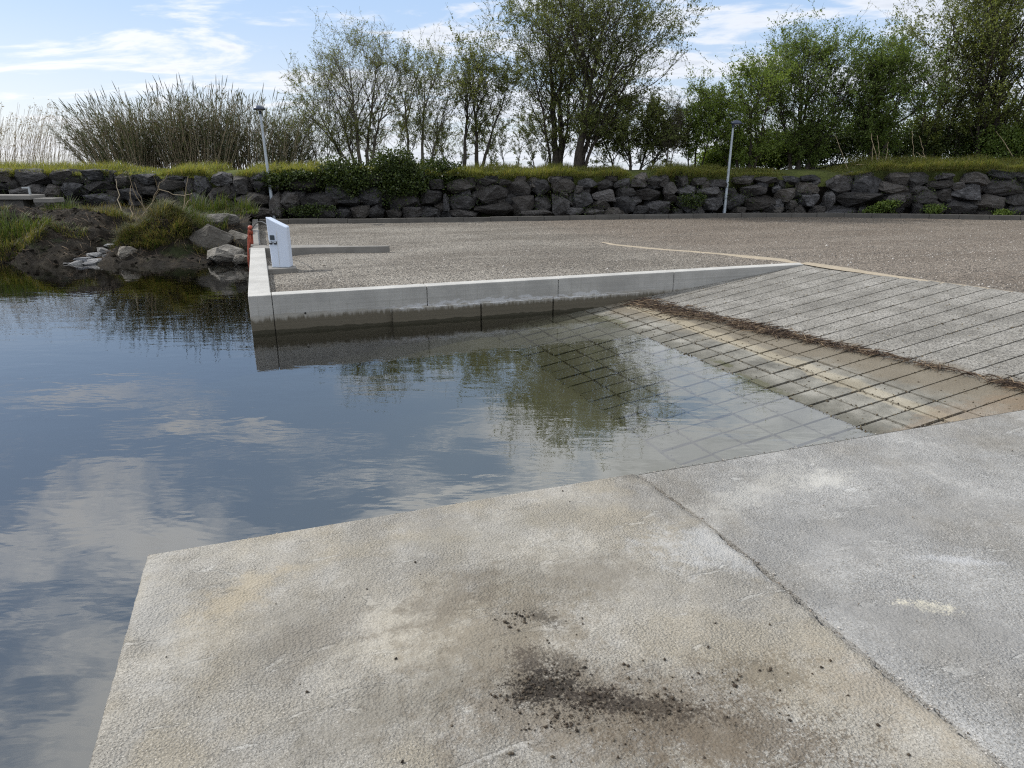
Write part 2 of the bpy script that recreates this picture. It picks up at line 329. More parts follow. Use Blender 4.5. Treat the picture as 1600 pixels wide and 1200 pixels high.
def tubes(P, Rr, k=4, cap=False):
    """P (N,M,3) polylines, Rr (N,M) radii -> V, F quads"""
    N, Mn, _ = P.shape
    T = np.gradient(P, axis=1); T /= np.linalg.norm(T, axis=2, keepdims=True)+1e-9
    ref = np.where(np.abs(T[:, :1, 2:3]) > .8, np.array([1., 0, 0]), np.array([0., 0, 1.]))
    U = np.cross(T, np.broadcast_to(ref, T.shape)); U /= np.linalg.norm(U, axis=2, keepdims=True)+1e-9
    Vv = np.cross(T, U)
    an = np.arange(k)*2*math.pi/k
    ring = P[:, :, None]+Rr[:, :, None, None]*(np.cos(an)[None, None, :, None]*U[:, :, None]+np.sin(an)[None, None, :, None]*Vv[:, :, None])
    V = ring.reshape(-1, 3)
    n, mm, kk = np.meshgrid(np.arange(N), np.arange(Mn-1), np.arange(k), indexing='ij')
    i0 = (n*Mn+mm)*k; k2 = (kk+1) % k
    Fq = np.stack([i0+kk, i0+k2, i0+k+k2, i0+k+kk], -1).reshape(-1, 4)
    return V, Fq
def merge(parts):
    Vs, Fs, off = [], [], 0
    for V, Fq in parts:
        Vs.append(V); Fs.append(Fq+off); off += len(V)
    return np.concatenate(Vs), Fs
def unit(v): return v/(np.linalg.norm(v, axis=-1, keepdims=True)+1e-9)
def rndunit(n): return unit(R.normal(size=(n, 3)))
def leaves(C, size, D=None, aspect=.55, spread=.35):
    """rhombic leaf per centre; slightly folded along its midrib"""
    n = len(C); d = rndunit(n) if D is None else unit(D+R.normal(size=(n, 3))*spread)
    s = unit(np.cross(d, rndunit(n))); L = size*R.uniform(.65, 1.25, (n, 1)); w = L*aspect*.5
    nn = np.cross(d, s)
    V = np.stack([C, C+d*L*.5+s*w+nn*w*.25, C+d*L, C+d*L*.5-s*w+nn*w*.25], 1).reshape(-1, 3)
    i = np.arange(n)[:, None]*4
    return V, np.concatenate([i, i+1, i+2, i+3], 1)
def blades(B, h, lean, w, D=None):
    """grass blades: 2-segment tapered strips"""
    n = len(B); az = R.uniform(0, 2*math.pi, n); dr = np.stack([np.cos(az), np.sin(az), 0*az], 1)
    if D is not None: dr = unit(dr+D)
    sd = np.stack([-dr[:, 1], dr[:, 0], 0*az], 1); up = np.array([0, 0, 1.]); h = h[:, None]; l = (lean[:, None])*h; w = np.broadcast_to(np.asarray(w), (n,))[:, None]
    m = B+up*h*.55+dr*l*.35; tip = B+up*h*(1-.25*lean[:, None])+dr*l
    V = np.stack([B-sd*w, B+sd*w, m+sd*w*.7, m-sd*w*.7, tip], 1).reshape(-1, 3); i = np.arange(n)[:, None]*5
    return V, [np.concatenate([i, i+1, i+2, i+3], 1), np.concatenate([i+3, i+2, i+4], 1)]
# value noise in numpy
_perm = np.random.default_rng(3).random((64, 64))
def vnoise(x, y):
    xi = np.floor(x).astype(int); yi = np.floor(y).astype(int); fx = x-xi; fy = y-yi; fx = fx*fx*(3-2*fx); fy = fy*fy*(3-2*fy)
    g = lambda i, j: _perm[i % 64, j % 64]
    return (g(xi, yi)*(1-fx)+g(xi+1, yi)*fx)*(1-fy)+(g(xi, yi+1)*(1-fx)+g(xi+1, yi+1)*fx)*fy
def fbm(x, y, o=4):
    s = 0; a = .5
    for i in range(o): s = s+a*(vnoise(x+i*17.3, y+i*9.1)-.5); x = x*2; y = y*2; a *= .5
    return s
def sstep(x, a, b):
    t = np.clip((x-a)/(b-a), 0, 1); return t*t*(3-2*t)
def gridmesh(name, xs, ys, zf, keep=None, smooth=True):
    X, Y = np.meshgrid(xs, ys); Z = zf(X, Y); V = np.stack([X, Y, Z], -1).reshape(-1, 3); nx = len(xs)
    i, j = np.meshgrid(np.arange(len(xs)-1), np.arange(len(ys)-1)); q = (j*nx+i)
    Fq = np.stack([q, q+1, q+nx+1, q+nx], -1).reshape(-1, 4)
    if keep is not None:
        c = V[Fq].mean(1); Fq = Fq[keep(c[:, 0], c[:, 1])]
    return npmesh(name, V, Fq, smooth)
STR = dict(kind='structure')
def Yw(x): return np.interp(x, [-60, -30, -8.7, 5, 12, 19, 45], [23.2, 23.8, 24.15, 26.4, 27.2, 26.0, 23.5])     # face of the rock wall

# ------------------------------------------------------------------ setting: lake bed, water, ground
bm = bmesh.new(); s = 1500
bm.faces.new([bm.verts.new(p) for p in ((-s, -s, -1.75), (s, -s, -1.75), (s, s, -1.75), (-s, s, -1.75))])
bmobj('lake_bed', bm, 'lake_mud', **STR)
bm = bmesh.new(); box(bm, -60, 12, -40, 26, -2.4, WZ); bmobj('water', bm, 'water', rot=0, **STR)
def crest(x): return 1.58+.27*sstep(x, 13.2, 14.4)+.10*fbm(x*.5, x*0+3.3, 3)
def groundz(x, off):
    prof = np.interp(off, [.72, .76, 1.0, 1.8, 4, 8, 14, 40, 200, 1500], [-.9, .82, .95, 1.0, 1.0, .93, .6, .1, -.4, -1.2])
    return np.where(off < .74, -.9, prof*crest(x)+.10*fbm(x*.9, off*.9, 4)*(off < 40))
xs = np.concatenate([[-1500, -300, -100], np.arange(-50, 50.1, .4), [100, 300, 1500]]); offs = np.array([.72, .76, .88, 1.0, 1.4, 1.8, 2.4, 3, 4, 6, 8, 11, 14, 20, 40, 200, 1500.])
X, O = np.meshgrid(xs, offs); Vg = np.stack([X, Yw(X)+O, groundz(X, O)], -1).reshape(-1, 3)
i, j = np.meshgrid(np.arange(len(xs)-1), np.arange(len(offs)-1)); q = j*len(xs)+i
link('ground', npmesh('ground', Vg, np.stack([q, q+1, q+len(xs)+1, q+len(xs)], -1).reshape(-1, 4), True), 'turf', **STR)

# ------------------------------------------------------------------ concrete slabs under the camera
sl0 = AB(*onz(230, 865)); SA, SB = sl0[0], 2.96
def joint(b): return 1.83+.016*math.sin(b*3.1+1)+.02*float(fbm(np.array([b*2.3]), np.array([.7]), 3)[0])
def rag(b, k, amp): return amp*float(fbm(np.array([b*26.]), np.array([k]), 4)[0]+.5*fbm(np.array([b*6.]), np.array([k+9.]), 2)[0])
def slabmesh(name, mat, a_lo, a_hi, z, cl, cr):
    """top sheet between two ragged edges with worn arrises; sides go down into the water"""
    bs = np.linspace(-6, SB, 700); bs = np.concatenate([bs[:300:12], bs[300:]]); n = len(bs); V = []
    for b in bs:
        l, r = a_lo(b), a_hi(b); e = .006*(b > SB-1e-6)
        for a, zz in ((l-cl, -1.8), (l-cl, z-cl), (l, z-e), (l+.03, z-e), (l+(r-l)*.5, z-e), (r-.03, z-e), (r, z-e-.002), (r+cr, z-cr-.004), (r+cr, -1.8)): V.append((a, b, zz))
    V = np.array(V); q = (np.arange(n-1)[:, None]*9+np.arange(8)[None]).ravel(); Fq = np.stack([q, q+1, q+10, q+9], -1)
    e0 = (n-1)*9; end = np.array([[e0+1, e0+2, e0+6, e0+7], [e0, e0+1, e0+7, e0+8]])
    end = np.array([[e0, e0+1, e0+7, e0+8], [e0+1, e0+2, e0+6, e0+7]])
    return link(name, npmesh(name, V, [Fq, end]), mat, rot=ANG, **STR)
slabmesh('rough_concrete_pavement', 'rough_concrete', lambda b: SA+.012+rag(b, 2.2, .006), lambda b: joint(b)-.020+rag(b, 5.5, .045), 0.0, .012, .004)
slabmesh('grey_concrete_pavement', 'grey_concrete', lambda b: joint(b)+.017+rag(b, 8.8, .012), lambda b: 34.0, -.012, .003, .003)
bm = bmesh.new()
box(bm, 1.76, 1.90, -6, SB-.02, -.09, -.045); bmobj('joint_bed', bm, 'groove_dirt', rot=ANG, **STR)

# ------------------------------------------------------------------ boat ramp: grooved rough concrete above, sett grid below
RA0, RB0, RB1 = 3.025, 2.9, 9.53
def fan(b, a): return b+(a-RW)*math.tan(rad(1.0+7.5*(b-3)/6.3))
bl = np.arange(-.2, 11.2, .285); gw = .026
def clipb(pts, lo, hi):
    def half(p, f):
        out = []
        for i in range(len(p)):
            A, B = p[i], p[(i+1) % len(p)]; fa, fb = f(A), f(B)
            if fa >= 0: out.append(A)
            if fa*fb < 0: s_ = fa/(fa-fb); out.append((A[0]+(B[0]-A[0])*s_, A[1]+(B[1]-A[1])*s_))
        return out
    p = half(pts, lambda q: q[1]-lo)
    return half(p, lambda q: hi-q[1]) if p else p
bm = bmesh.new()
def ztop(dz): return lambda x, y: rampz(x)+dz
for i in range(len(bl)-1):
    def quad(a0, a1, g=gw):
        return clipb([(a0, fan(bl[i], a0)+g/2), (a1, fan(bl[i], a1)+g/2), (a1, fan(bl[i+1], a1)-g/2), (a0, fan(bl[i+1], a0)-g/2)], RB0, RB1)
    # upper cast strip
    segs = np.linspace(5.62, 9.03, 6)
    for s0, s1 in zip(segs[:-1], segs[1:]):
        top1 = s1 if s1 < 9 else 9.03+.11*(9.54-fan(bl[i], 9))-.02
        p = quad(s0, top1, gw*.62+.008*random.random())
        if len(p) > 2: prism(bm, p, ztop(-.05), ztop(.001))
    # setts
    a = RA0
    while a < 5.6:
        a1 = min(a+.325, 5.6); p = quad(a+.012+.004*random.random(), a1-.010-.004*random.random(), gw*(.8+.6*random.random()))
        dz = random.uniform(-.006, .006)
        if len(p) > 2: prism(bm, p, ztop(-.05), ztop(dz))
        a = a1
bmobj('boat_ramp', bm, 'ramp_concrete', rot=ANG, **STR)
bm = bmesh.new(); prism(bm, [(RA0, RB0), (9.6, RB0), (9.0, RB1), (RA0, RB1)], ztop(-.3), ztop(-.018)); bmobj('ramp_base', bm, 'groove_dirt', rot=ANG, **STR)
link('ramp_silt', gridmesh('ramp_silt', np.arange(-4, RA0+.25, .1), np.arange(RB0, RB1+.05, .1), lambda x, y: rampz(x)-.004+.05*fbm(x*2, y*2, 3)-.06*sstep(x, RA0-.3, RA0+.3)+.03), 'lake_mud', rot=ANG, **STR)

_sc = []
for i in range(len(bl)-1):
    nn = 240; a_ = R.uniform(4.6, 9.0, nn)**1.0; k_ = R.random(nn) < np.where(a_ < 6.4, .95, .45); a_ = a_[k_]; _sc.append(np.stack([a_, fan(bl[i], a_)+R.normal(size=len(a_))*.014], 1))
for a_ in np.arange(RA0, 5.6, .325):
    b_ = R.uniform(3, 9.4, 340); _sc.append(np.stack([a_+R.normal(size=340)*.016, b_], 1))
_sc.append(np.stack([R.uniform(4.7, 9, 1800), R.uniform(3, 9.4, 1800)], 1))
_sc = np.concatenate(_sc); _sc = _sc[(_sc[:, 1] > 2.98) & (_sc[:, 1] < 9.42)]
RAMP_SILT = np.stack([_sc[:, 0], _sc[:, 1], rampz(_sc[:, 0])+.002], 1)

# ------------------------------------------------------------------ gravel yard
def gravz(a, b):
    z = -.055-.10*sstep(b, 11.5, 15.5)-.05*sstep(1.2-a, 0, 1.2)*sstep(b, 9.6, 10.4)
    z = np.where(a > 8.3, z*(1-sstep(a, 8.3, 9.6)*sstep(-b, -14, -11)), z)
    return z-.012*sstep(a, 8.9, 9.3)+.035*fbm(a*.8, b*1.3, 3)*sstep(b, 9.6, 10.6)+.008*fbm(a*4, b*4, 2)
kx = lambda a, b: a*ca-b*sa
ky = lambda a, b: a*sa+b*ca
gm = gridmesh('gravel_yard', np.arange(-.12, 45, .12), np.arange(9.66, 36, .12), gravz, lambda a, b: ky(a, b) < Yw(kx(a, b))+.55)
link('gravel_yard', gm, 'gravel', rot=ANG, **STR)
ys = np.arange(2.5, 9.71, .12)
g2 = gridmesh('gravel_apron', np.arange(0, 36, .12), ys, lambda x, y: gravz(x+9.03+.11*(9.54-y), y)*.6-.004); 
co = np.zeros(len(g2.vertices)*3, np.float32); g2.vertices.foreach_get('co', co); co = co.reshape(-1, 3); co[:, 0] += 9.0+.11*(9.54-co[:, 1]); g2.vertices.foreach_set('co', co.ravel()); g2.update()
link('gravel_apron', g2, 'gravel', rot=ANG, **STR)
# clay strip along the ramp head
pts = [AB(*onz(u, v, -.12 if u < 1000 else -.06)) for u, v in ((942, 377), (1040, 389), (1150, 401), (1215, 409))]+[(9.06, 9.62), (9.12, 8.7), (9.25, 7.4), (9.42, 6), (9.62, 4.4), (9.75, 2.6)]
pts = np.array(pts); tt = np.linspace(0, len(pts)-1, 90); A_ = np.interp(tt, np.arange(len(pts)), pts[:, 0]); B_ = np.interp(tt, np.arange(len(pts)), pts[:, 1])
wd = .13+.05*np.sin(tt*3)+.03*R.random(90); wd[:25] *= np.linspace(.4, 1, 25)
V = []; 
for a, b, w in zip(A_, B_, wd):
    for s_ in np.linspace(-1, 1, 5): V.append((a+w*s_+.25*w, b, 0))
V = np.array(V); base = np.where(V[:, 1] > 9.66, gravz(V[:, 0], V[:, 1]), gravz(V[:, 0], V[:, 1])*.6); crown = np.tile([0, .014, .02, .014, 0], 90)
V[:, 2] = np.maximum(base, np.where(V[:, 1] < 9.6, .006, -1))+crown-.003
q = (np.arange(89)[:, None]*5+np.arange(4)[None]).ravel(); link('clay_path', npmesh('clay_path', V, np.stack([q, q+1, q+6, q+5], -1), True), 'clay', rot=ANG, **STR)
# loose stones on the yard
n = 26000; a = R.uniform(-.0, 26, n); b = 9.78+15*R.random(n)**1.9; k = np.where(ky(a, b) < Yw(kx(a, b))-.7)[0]; a, b = a[k], b[k]
a2 = R.uniform(9.3, 16, 5000); b2 = R.uniform(3, 9.6, 5000); z2 = gravz(a2, b2)*.6-.004
C = np.stack([np.r_[a, a2+.11*(9.54-b2)*1], np.r_[b, b2], np.r_[gravz(a, b), z2]], 1); n = len(C)
octv = np.array([[1, 0, 0], [0, 1, 0], [-1, 0, 0], [0, -1, 0], [0, 0, .7], [0, 0, -.7]]); octf = np.array([[0, 1, 4], [1, 2, 4], [2, 3, 4], [3, 0, 4], [1, 0, 5], [2, 1, 5], [3, 2, 5], [0, 3, 5]])
def chips(C, s, mat, name, **kw):
    n = len(C); q = octv[None]*(1+.35*R.normal(size=(n, 6, 1))*1)*s[:, None, None]; th = R.uniform(0, 6.3, n); c_, s_ = np.cos(th)[:, None], np.sin(th)[:, None]
    q = np.stack([q[..., 0]*c_-q[..., 1]*s_*.8, q[..., 0]*s_+q[..., 1]*c_*.8, q[..., 2]], -1)
    V = (C[:, None]+q).reshape(-1, 3); Fq = (np.arange(n)[:, None, None]*6+octf[None]).reshape(-1, 3)
    return link(name, npmesh(name, V, Fq), mat, **kw)
chips(C, R.uniform(.005, .014, n)*np.where(R.random(n) < .03, 2.0, 1), 'stones', 'loose_gravel', rot=ANG, kind='stuff', label='loose grey and tan stones over the gravel yard', category='gravel')

# ------------------------------------------------------------------ quay walls, beam, kerb
WB = 9.5
def jointa(u, v): return AB(*onz(u, v))[0]
cuts = [-.27, .03, jointa(667, 447), jointa(878, 437), jointa(1063, 427), 9.06]
qw = empty('quay_wall', (*W(-.27, WB), WZ), ANG, label='long pale concrete quay wall tapering up the far side of the boat ramp', category='wall')
OFF = (-.27, WB, WZ)
def qbox(bm, a0, a1, b0, b1, z0, z1): box(bm, a0, a1, b0, b1, z0, z1)
def child(bm, name, mat, bevel=.008, parent=None, off=OFF, **kw):
    o = bmobj(name, bm, mat, parent, bevel=bevel, **kw); o.location = tuple(-q for q in off); return o
bm = bmesh.new()
for c0, c1 in zip(cuts[:-1], cuts[1:]): qbox(bm, c0+.004, c1-.004, WB, WB+.24, -1.9, 0)
child(bm, 'wall_panels', 'wall_concrete', .010, qw)
bm = bmesh.new(); qbox(bm, -.255, 9.0, WB+.02, WB+.2, -1.8, -.02); child(bm, 'wall_core', 'dark_hole', 0, qw)
bm = bmesh.new(); pc = [1.62, 2.95, 4.12, 5.65]
for c0, c1 in zip(pc[:-1], pc[1:]): qbox(bm, c0+.010, c1-.010, WB-.05, WB-.003, -1.7, -.29)
child(bm, 'footing', 'wall_concrete', .008, qw)
for u, v in ((477, 489), (623, 500), (680, 507), (833, 476), (920, 467), (1020, 462)):
    r = ray(u, v); t_ = WB/(-r[0]*sa+r[1]*ca); a = r[0]*ca*t_+r[1]*sa*t_; z = H+r[2]*t_
    bm = bmesh.new(); bmesh.ops.create_cone(bm, cap_ends=True, segments=10, radius1=.014, radius2=.012, depth=.02)
    for vv in bm.verts: x, y, zz = vv.co; vv.co = (x+a, WB-.004+zz*.5, y+z)
    child(bm, 'tie_hole', 'dark_hole', 0, qw)
sw = empty('side_wall', (*W(-.27, 9.76), WZ), ANG, label='low concrete wall along the left edge of the gravel, nearest section before the beam', category='wall'); OF2 = (-.27, 9.76, WZ)
bm = bmesh.new(); bcut = [9.745, 12.6, 15.62]
for c0, c1 in zip(bcut[:-1], bcut[1:]): qbox(bm, -.27, .02, c0+.004, c1-.004, -1.9, -.002)
child(bm, 'wall_panels', 'wall_concrete', .010, sw, OF2)
bm = bmesh.new(); qbox(bm, -.27, -.09, 16.22, 25.0, -1.4, -.004); child(bm, 'side_kerb_wall', 'beam_concrete', .01, None, (0, 0, 0), rot=0)
o = COL.objects['side_kerb_wall']; o.rotation_euler[2] = ANG; o['label'] = 'narrow concrete wall along the left gravel edge, behind the beam and up to the far kerb'; o['category'] = 'wall'
# cross beam
P0 = np.array(onz(396, 387)); P1 = np.array(onz(607, 383.5)); d = (P1-P0)/np.linalg.norm(P1-P0); nrm = np.array([-d[1], d[0]])
L = np.linalg.norm(P1-P0); bm = bmesh.new(); pr = [(-.1, 0), (L, 0), (L+.02, .12), (L*.62, .22), (L*.6, .5), (-.1, .62)]
prism(bm, pr, -1.2, -.012)
bmobj('concrete_beam', bm, 'beam_concrete', loc=(*P0, 0), rot=math.atan2(d[1], d[0]), bevel=.012, label='flat concrete beam running from the side wall into the gravel behind the pedestal', category='beam')
# far kerb
kp = np.array([onz(u, v) for u, v in ((404, 342.5), (560, 342), (720, 340), (860, 337.5), (1000, 334.8), (1140, 333), (1280, 332.6), (1440, 334.5), (1600, 337), (1760, 341))])
ku = np.concatenate([[0], np.cumsum(np.linalg.norm(np.diff(kp, axis=0), axis=1))]); NK = int(ku[-1]/.98)
kk = np.linspace(0, ku[-1], NK+1); kc = np.stack([np.interp(kk, ku, kp[:, 0]), np.interp(kk, ku, kp[:, 1])], 1)
bm = bmesh.new()
for i in range(NK):
    A, B = kc[i], kc[i+1]; dd = (B-A)/np.linalg.norm(B-A); nn = np.array([-dd[1], dd[0]]); A = A+dd*.005; B = B-dd*.005; j = random.uniform(-.006, .006)
    prism(bm, [tuple(A), tuple(B), tuple(B+nn*.13), tuple(A+nn*.13)], -.4, .0+j)
bmobj('far_kerb', bm, 'kerb_concrete', bevel=.012, label='long dark concrete kerb at the foot of the rock wall, edging the gravel', category='kerb').name = 'kerb'

# ------------------------------------------------------------------ boulders
def hull_rock(seed, npts=22, p=2.6):
    rr = np.random.default_rng(seed); bm = bmesh.new()
    for _ in range(npts):
        v = rr.normal(size=3); v /= (np.abs(v)**p).sum()**(1/p); v *= rr.uniform(.9, 1.05); bm.verts.new(v*.5)
    bmesh.ops.convex_hull(bm, input=bm.verts); 
    for v in [v for v in bm.verts if not v.link_faces]: bm.verts.remove(v)
    bmesh.ops.subdivide_edges(bm, edges=bm.edges, cuts=2, use_grid_fill=True)
    bmesh.ops.triangulate(bm, faces=bm.faces)
    for v in bm.verts:
        c = v.co; k = .035*(math.sin(c.x*17+seed)+math.sin(c.y*19+seed*2)+math.sin(c.z*23+c.x*11+seed*3))*.5
        v.co = c*(1+k)+Vector(rr.normal(size=3))*.008
    bb = np.array([v.co for v in bm.verts]); lo, hi = bb.min(0), bb.max(0)
    for v in bm.verts: v.co = Vector((np.array(v.co)-lo)/(hi-lo)-.5)
    me = bpy.data.meshes.new('boulder'); bmesh.ops.recalc_face_normals(bm, faces=bm.faces); bm.to_mesh(me); bm.free(); return me
ROCKS = [hull_rock(11+i, 16+i % 4*5, 3.2+1.6*(i % 3)) for i in range(14)]
FLAT = [hull_rock(80+i, 20, 2.4) for i in range(6)]; BANKR = [hull_rock(50+i, 34, 2.3) for i in range(5)]
for me in ROCKS: me.materials.append(M['wall_rock'])
for me in BANKR:
    me.materials.append(M['bank_rock'])
for me in FLAT: me.materials.append(M['pale_stone'])
def rock(name, me, loc, dim, rz=0, ry=0, rx=0, **props):
    o = bpy.data.objects.new(name, me); COL.objects.link(o); o.location = loc; o.scale = dim; o.rotation_euler = (rx, ry, rz)
    for k, v in props.items(): o[k] = v
    return o
RB = '''1297,1340,276,302 1338,1380,273,301 1390,1424,271,285 1378,1424,284,302 1310,1378,301,322 1289,1308,302,329 1288,1344,323,336 1388,1416,302,320 1406,1432,300,323
1430,1470,294,319 1427,1446,289,304 1424,1454,272,289 1454,1494,281,296 1468,1492,273,281 1466,1492,296,315 1496,1538,288,313 1513,1552,272,290 1542,1600,280,303 1554,1592,269,280
1592,1625,271,283 1528,1578,304,330 1578,1612,302,324 1482,1516,313,336 1452,1483,315,336 1500,1528,318,336 1430,1450,318,333 1530,1554,328,337 1576,1604,325,338 1490,1514,286,299 1345,1362,324,334
1246,1284,285,301 1251,1282,303,322 1226,1250,276,289 1180,1220,277,288 1146,1178,276,288 1254,1284,274,285 1208,1224,289,301 1160,1200,290,306 1214,1244,295,314 1166,1216,308,326 1136,1162,300,326
1230,1246,313,326 1204,1228,323,334 1240,1262,321,334 1268,1290,322,334 1100,1130,309,329 1090,1126,292,310 1060,1100,306,330 1060,1090,288,306 1038,1060,286,308 992,1036,292,312 960,994,307,334
1010,1048,314,335 990,1016,322,335 960,986,280,294 964,994,294,308 1146,1170,323,335 986,1012,280,292 1110,1140,281,292 1082,1106,278,290 1012,1040,279,290
828,860,282,305 863,899,276,303 904,934,280,296 934,962,279,298 792,829,284,308 797,835,308,332 835,861,308,332 863,890,304,336 889,927,301,325 927,953,312,328 927,962,297,314 945,972,325,336
880,912,325,337 743,801,318,339 739,792,290,321 702,740,302,329 700,742,282,302 743,780,278,290 700,745,329,340 912,944,326,337 898,912,290,302 780,800,280,290 802,862,330,339
437,502,274,297 506,549,284,310 512,540,272,284 549,577,322,341 529,562,308,323 521,551,327,341 467,521,300,325 432,465,300,325 576,598,321,341 604,626,328,341 628,658,325,341 658,688,297,319
658,686,323,341 608,654,300,325 552,607,291,321 692,702,304,330 664,692,280,296 448,520,325,341 550,610,272,292 612,662,280,300 420,440,300,340 422,440,278,298
180,206,269,295 183,216,295,313 206,243,272,287 245,290,281,300 258,287,272,282 300,326,276,302 326,360,272,290 331,360,292,309 359,386,275,302 391,420,269,282 391,420,283,300 367,417,302,326
216,245,288,305 290,315,302,324 245,272,300,320 326,366,309,330 272,292,300,322 288,301,280,300 392,424,324,341
14,74,266,289 70,127,266,288 13,63,289,307 -12,16,264,283 127,165,265,283 92,127,287,311 127,177,284,303 177,181,270,286 63,93,289,310 -30,14,284,306 130,182,303,325 165,180,268,284 40,90,308,330 88,130,311,330'''
lm = [(40, 'concrete ledge'), (250, 'bare shrub'), (424, 'left lamp post'), (600, 'ivy mound'), (895, 'two largest trunks'), (1137, 'right lamp post'), (1372, 'dry stalks')]
ordn = 'first second third fourth fifth sixth seventh eighth ninth tenth eleventh twelfth thirteenth fourteenth fifteenth sixteenth seventeenth eighteenth nineteenth twentieth'.split()
rl = []
for q in RB.split():
    u0, u1, v0, v1 = map(float, q.split(',')); rl.append((u0, u1, v0, v1))
info = []
for (u0, u1, v0, v1) in rl:
    u, v = (u0+u1)/2, (v0+v1)/2; course = 'top' if v0 < 285 else ('bottom' if v1 >= 326 else 'middle')
    l = min(lm, key=lambda z: abs(z[0]-u)); info.append([course, l, u > l[0], abs(u-l[0]), u, v])
GR = 'boulders of the rock wall'
for idx, (u0, u1, v0, v1) in enumerate(rl):
    course, l, right, dist, u, v = info[idx]
    rank = sum(1 for z in info if z[0] == course and z[1] == l and z[2] == right and z[3] < dist)
    lab = f"{course}-course boulder of the dark rock wall, {ordn[rank]} to the {'right' if right else 'left'} of the {l[1]}"
    Y = 25.0
    for _ in range(4):
        x, _y, z = onY(u, v, Y); Y = float(Yw(x))+.05+.10*max(0, z)+random.uniform(0, .10)
    x, _y, z = onY(u, v, Y); dist_ = Y*cp+(H-z)*sp; m_ = dist_/F
    w, h = (u1-u0)*m_*1.10, (v1-v0)*m_*1.13; d_ = random.uniform(.75, 1.0)*max(.55, min(1.0, (w+h)*.6))
    far = u > 1280; rock('boulder', ROCKS[idx % 14], (x, Y+d_*.36, z), (w, d_, h), random.choice((0, math.pi))+random.uniform(-.12, .12)-(.5 if far else 0)*random.random(), random.uniform(-.08, .08), random.uniform(-.42, -.10) if far else random.uniform(-.12, .08), label=lab, category='boulder', group=GR)
# small stones wedged behind the joints
for i in range(150):
    u = -30+i*11.2+random.uniform(-4, 4); v = random.choice((281, 291, 303, 313, 324, 334))+random.uniform(-3, 3); x, Y, z = onY(u, v, 25.5); Y = float(Yw(x))+.42; x, Y, z = onY(u, v, Y)
    s_ = random.uniform(.34, .6)
    rock('wedge_stone', ROCKS[i*5 % 14], (x, Y+.12, z), (s_*1.3, .5, s_), random.uniform(0, 6), random.uniform(-.3, .3), 0, label='small dark stone wedged deep between the big boulders of the rock wall', category='stone', group='wedge stones in the rock wall')
# dark earth packing behind the boulders
xs = np.arange(-46, 40, .5); zs = np.linspace(-.9, 1.30, 8); X, Z = np.meshgrid(xs, zs); V = np.stack([X, Yw(X)+.62+.14*np.maximum(Z, 0)-.5*(Z > 9), Z], -1).reshape(-1, 3); i, j = np.meshgrid(np.arange(len(xs)-1), np.arange(7)); q = j*len(xs)+i
link('terrain_backfill', npmesh('backfill', V, np.stack([q, q+1, q+len(xs)+1, q+len(xs)], -1).reshape(-1, 4)), 'soil', **STR)

# ------------------------------------------------------------------ left bank
def bankz(x, y):
    sh = 15.9+.35*np.sin(x*.9)+.5*fbm(x*.7, x*0, 3)
    z = -1.0+.62*sstep(y, sh-.9, sh+.25)+.48*sstep(y, sh, sh+2.4)+.18*sstep(y, 19, 23)
    g = lambda cx, cy, sx, sy, A: A*np.exp(-((x-cx)/sx)**2-((y-cy)/sy)**2)
    z = z+g(-12.2, 18.2, 2.0, 1.1, .42)+g(-14.5, 17.6, 2.2, 1.2, .40)+g(-11.4, 16.8, .9, .6, .32)+g(-8.75, 17.0, .9, .7, .5)+g(-8.2, 17.9, 1.0, .9, .3)
    z = z-g(-10.05, 16.6, .35, 1.6, .35)+g(-17, 20, 3, 2, .2)
    return z+.40*fbm(x*1.3, y*1.3, 4)+.24*fbm(x*4.3, y*4.3, 4)
bk = gridmesh('bank', np.arange(-46, -4.5, .09), np.arange(14.6, 25.4, .09), bankz, lambda x, y: (x*ca+y*sa < -.30) & (y < Yw(x)+.7))
link('muddy_bank', bk, 'soil', **STR).name = 'bank_terrain'
# boulders by the water
def P_(u, v, Y): return onY(u, v, Y)
for i, (u0, u1, v0, v1, Y, lab, rz) in enumerate([
    (318, 372, 335, 362, 18.0, 'tan sloping boulder behind the big grey one on the muddy bank', .4),
    (301, 362, 352, 396, 17.0, 'big rounded grey boulder on the muddy bank beside the grass tussock', .2),
    (322, 384, 384, 413, 16.2, 'long low grey boulder at the water edge below the big rounded one', -.3),
    (364, 390, 398, 414, 15.9, 'small stone at the water edge directly under the orange hose', .2),
    (298, 322, 335, 358, 18.3, 'small dark boulder between the grass tussock and the tan boulder', 1.2),
    (186, 214, 386, 412, 16.1, 'dark half buried stone under the grass tussock at the waterline', .7),
    (345, 388, 360, 385, 17.6, 'flat dark boulder on the bank between the grey boulder and the hose', .1)]):
    x, y, z = P_((u0+u1)/2, (v0+v1)/2, Y); m_ = (Y*cp+(H-z)*sp)/F; w, h = (u1-u0)*m_*1.05, (v1-v0)*m_*1.1
    rock('boulder', BANKR[i % 5], (x, y, z), (w, w*.85, h), rz, .06*(i % 3-1), 0, label=lab, category='boulder')
rs = [(98, 405, 18, 8), (112, 399, 20, 8), (128, 392, 16, 8), (130, 407, 30, 7), (146, 399, 24, 7), (150, 409, 26, 7), (160, 392, 18, 7), (168, 405, 14, 12), (172, 385, 22, 6), (183, 379, 18, 6), (120, 411, 24, 6), (140, 413, 20, 5), (176, 396, 12, 10), (190, 402, 12, 8), (106, 411, 16, 5), (158, 384, 14, 5)]
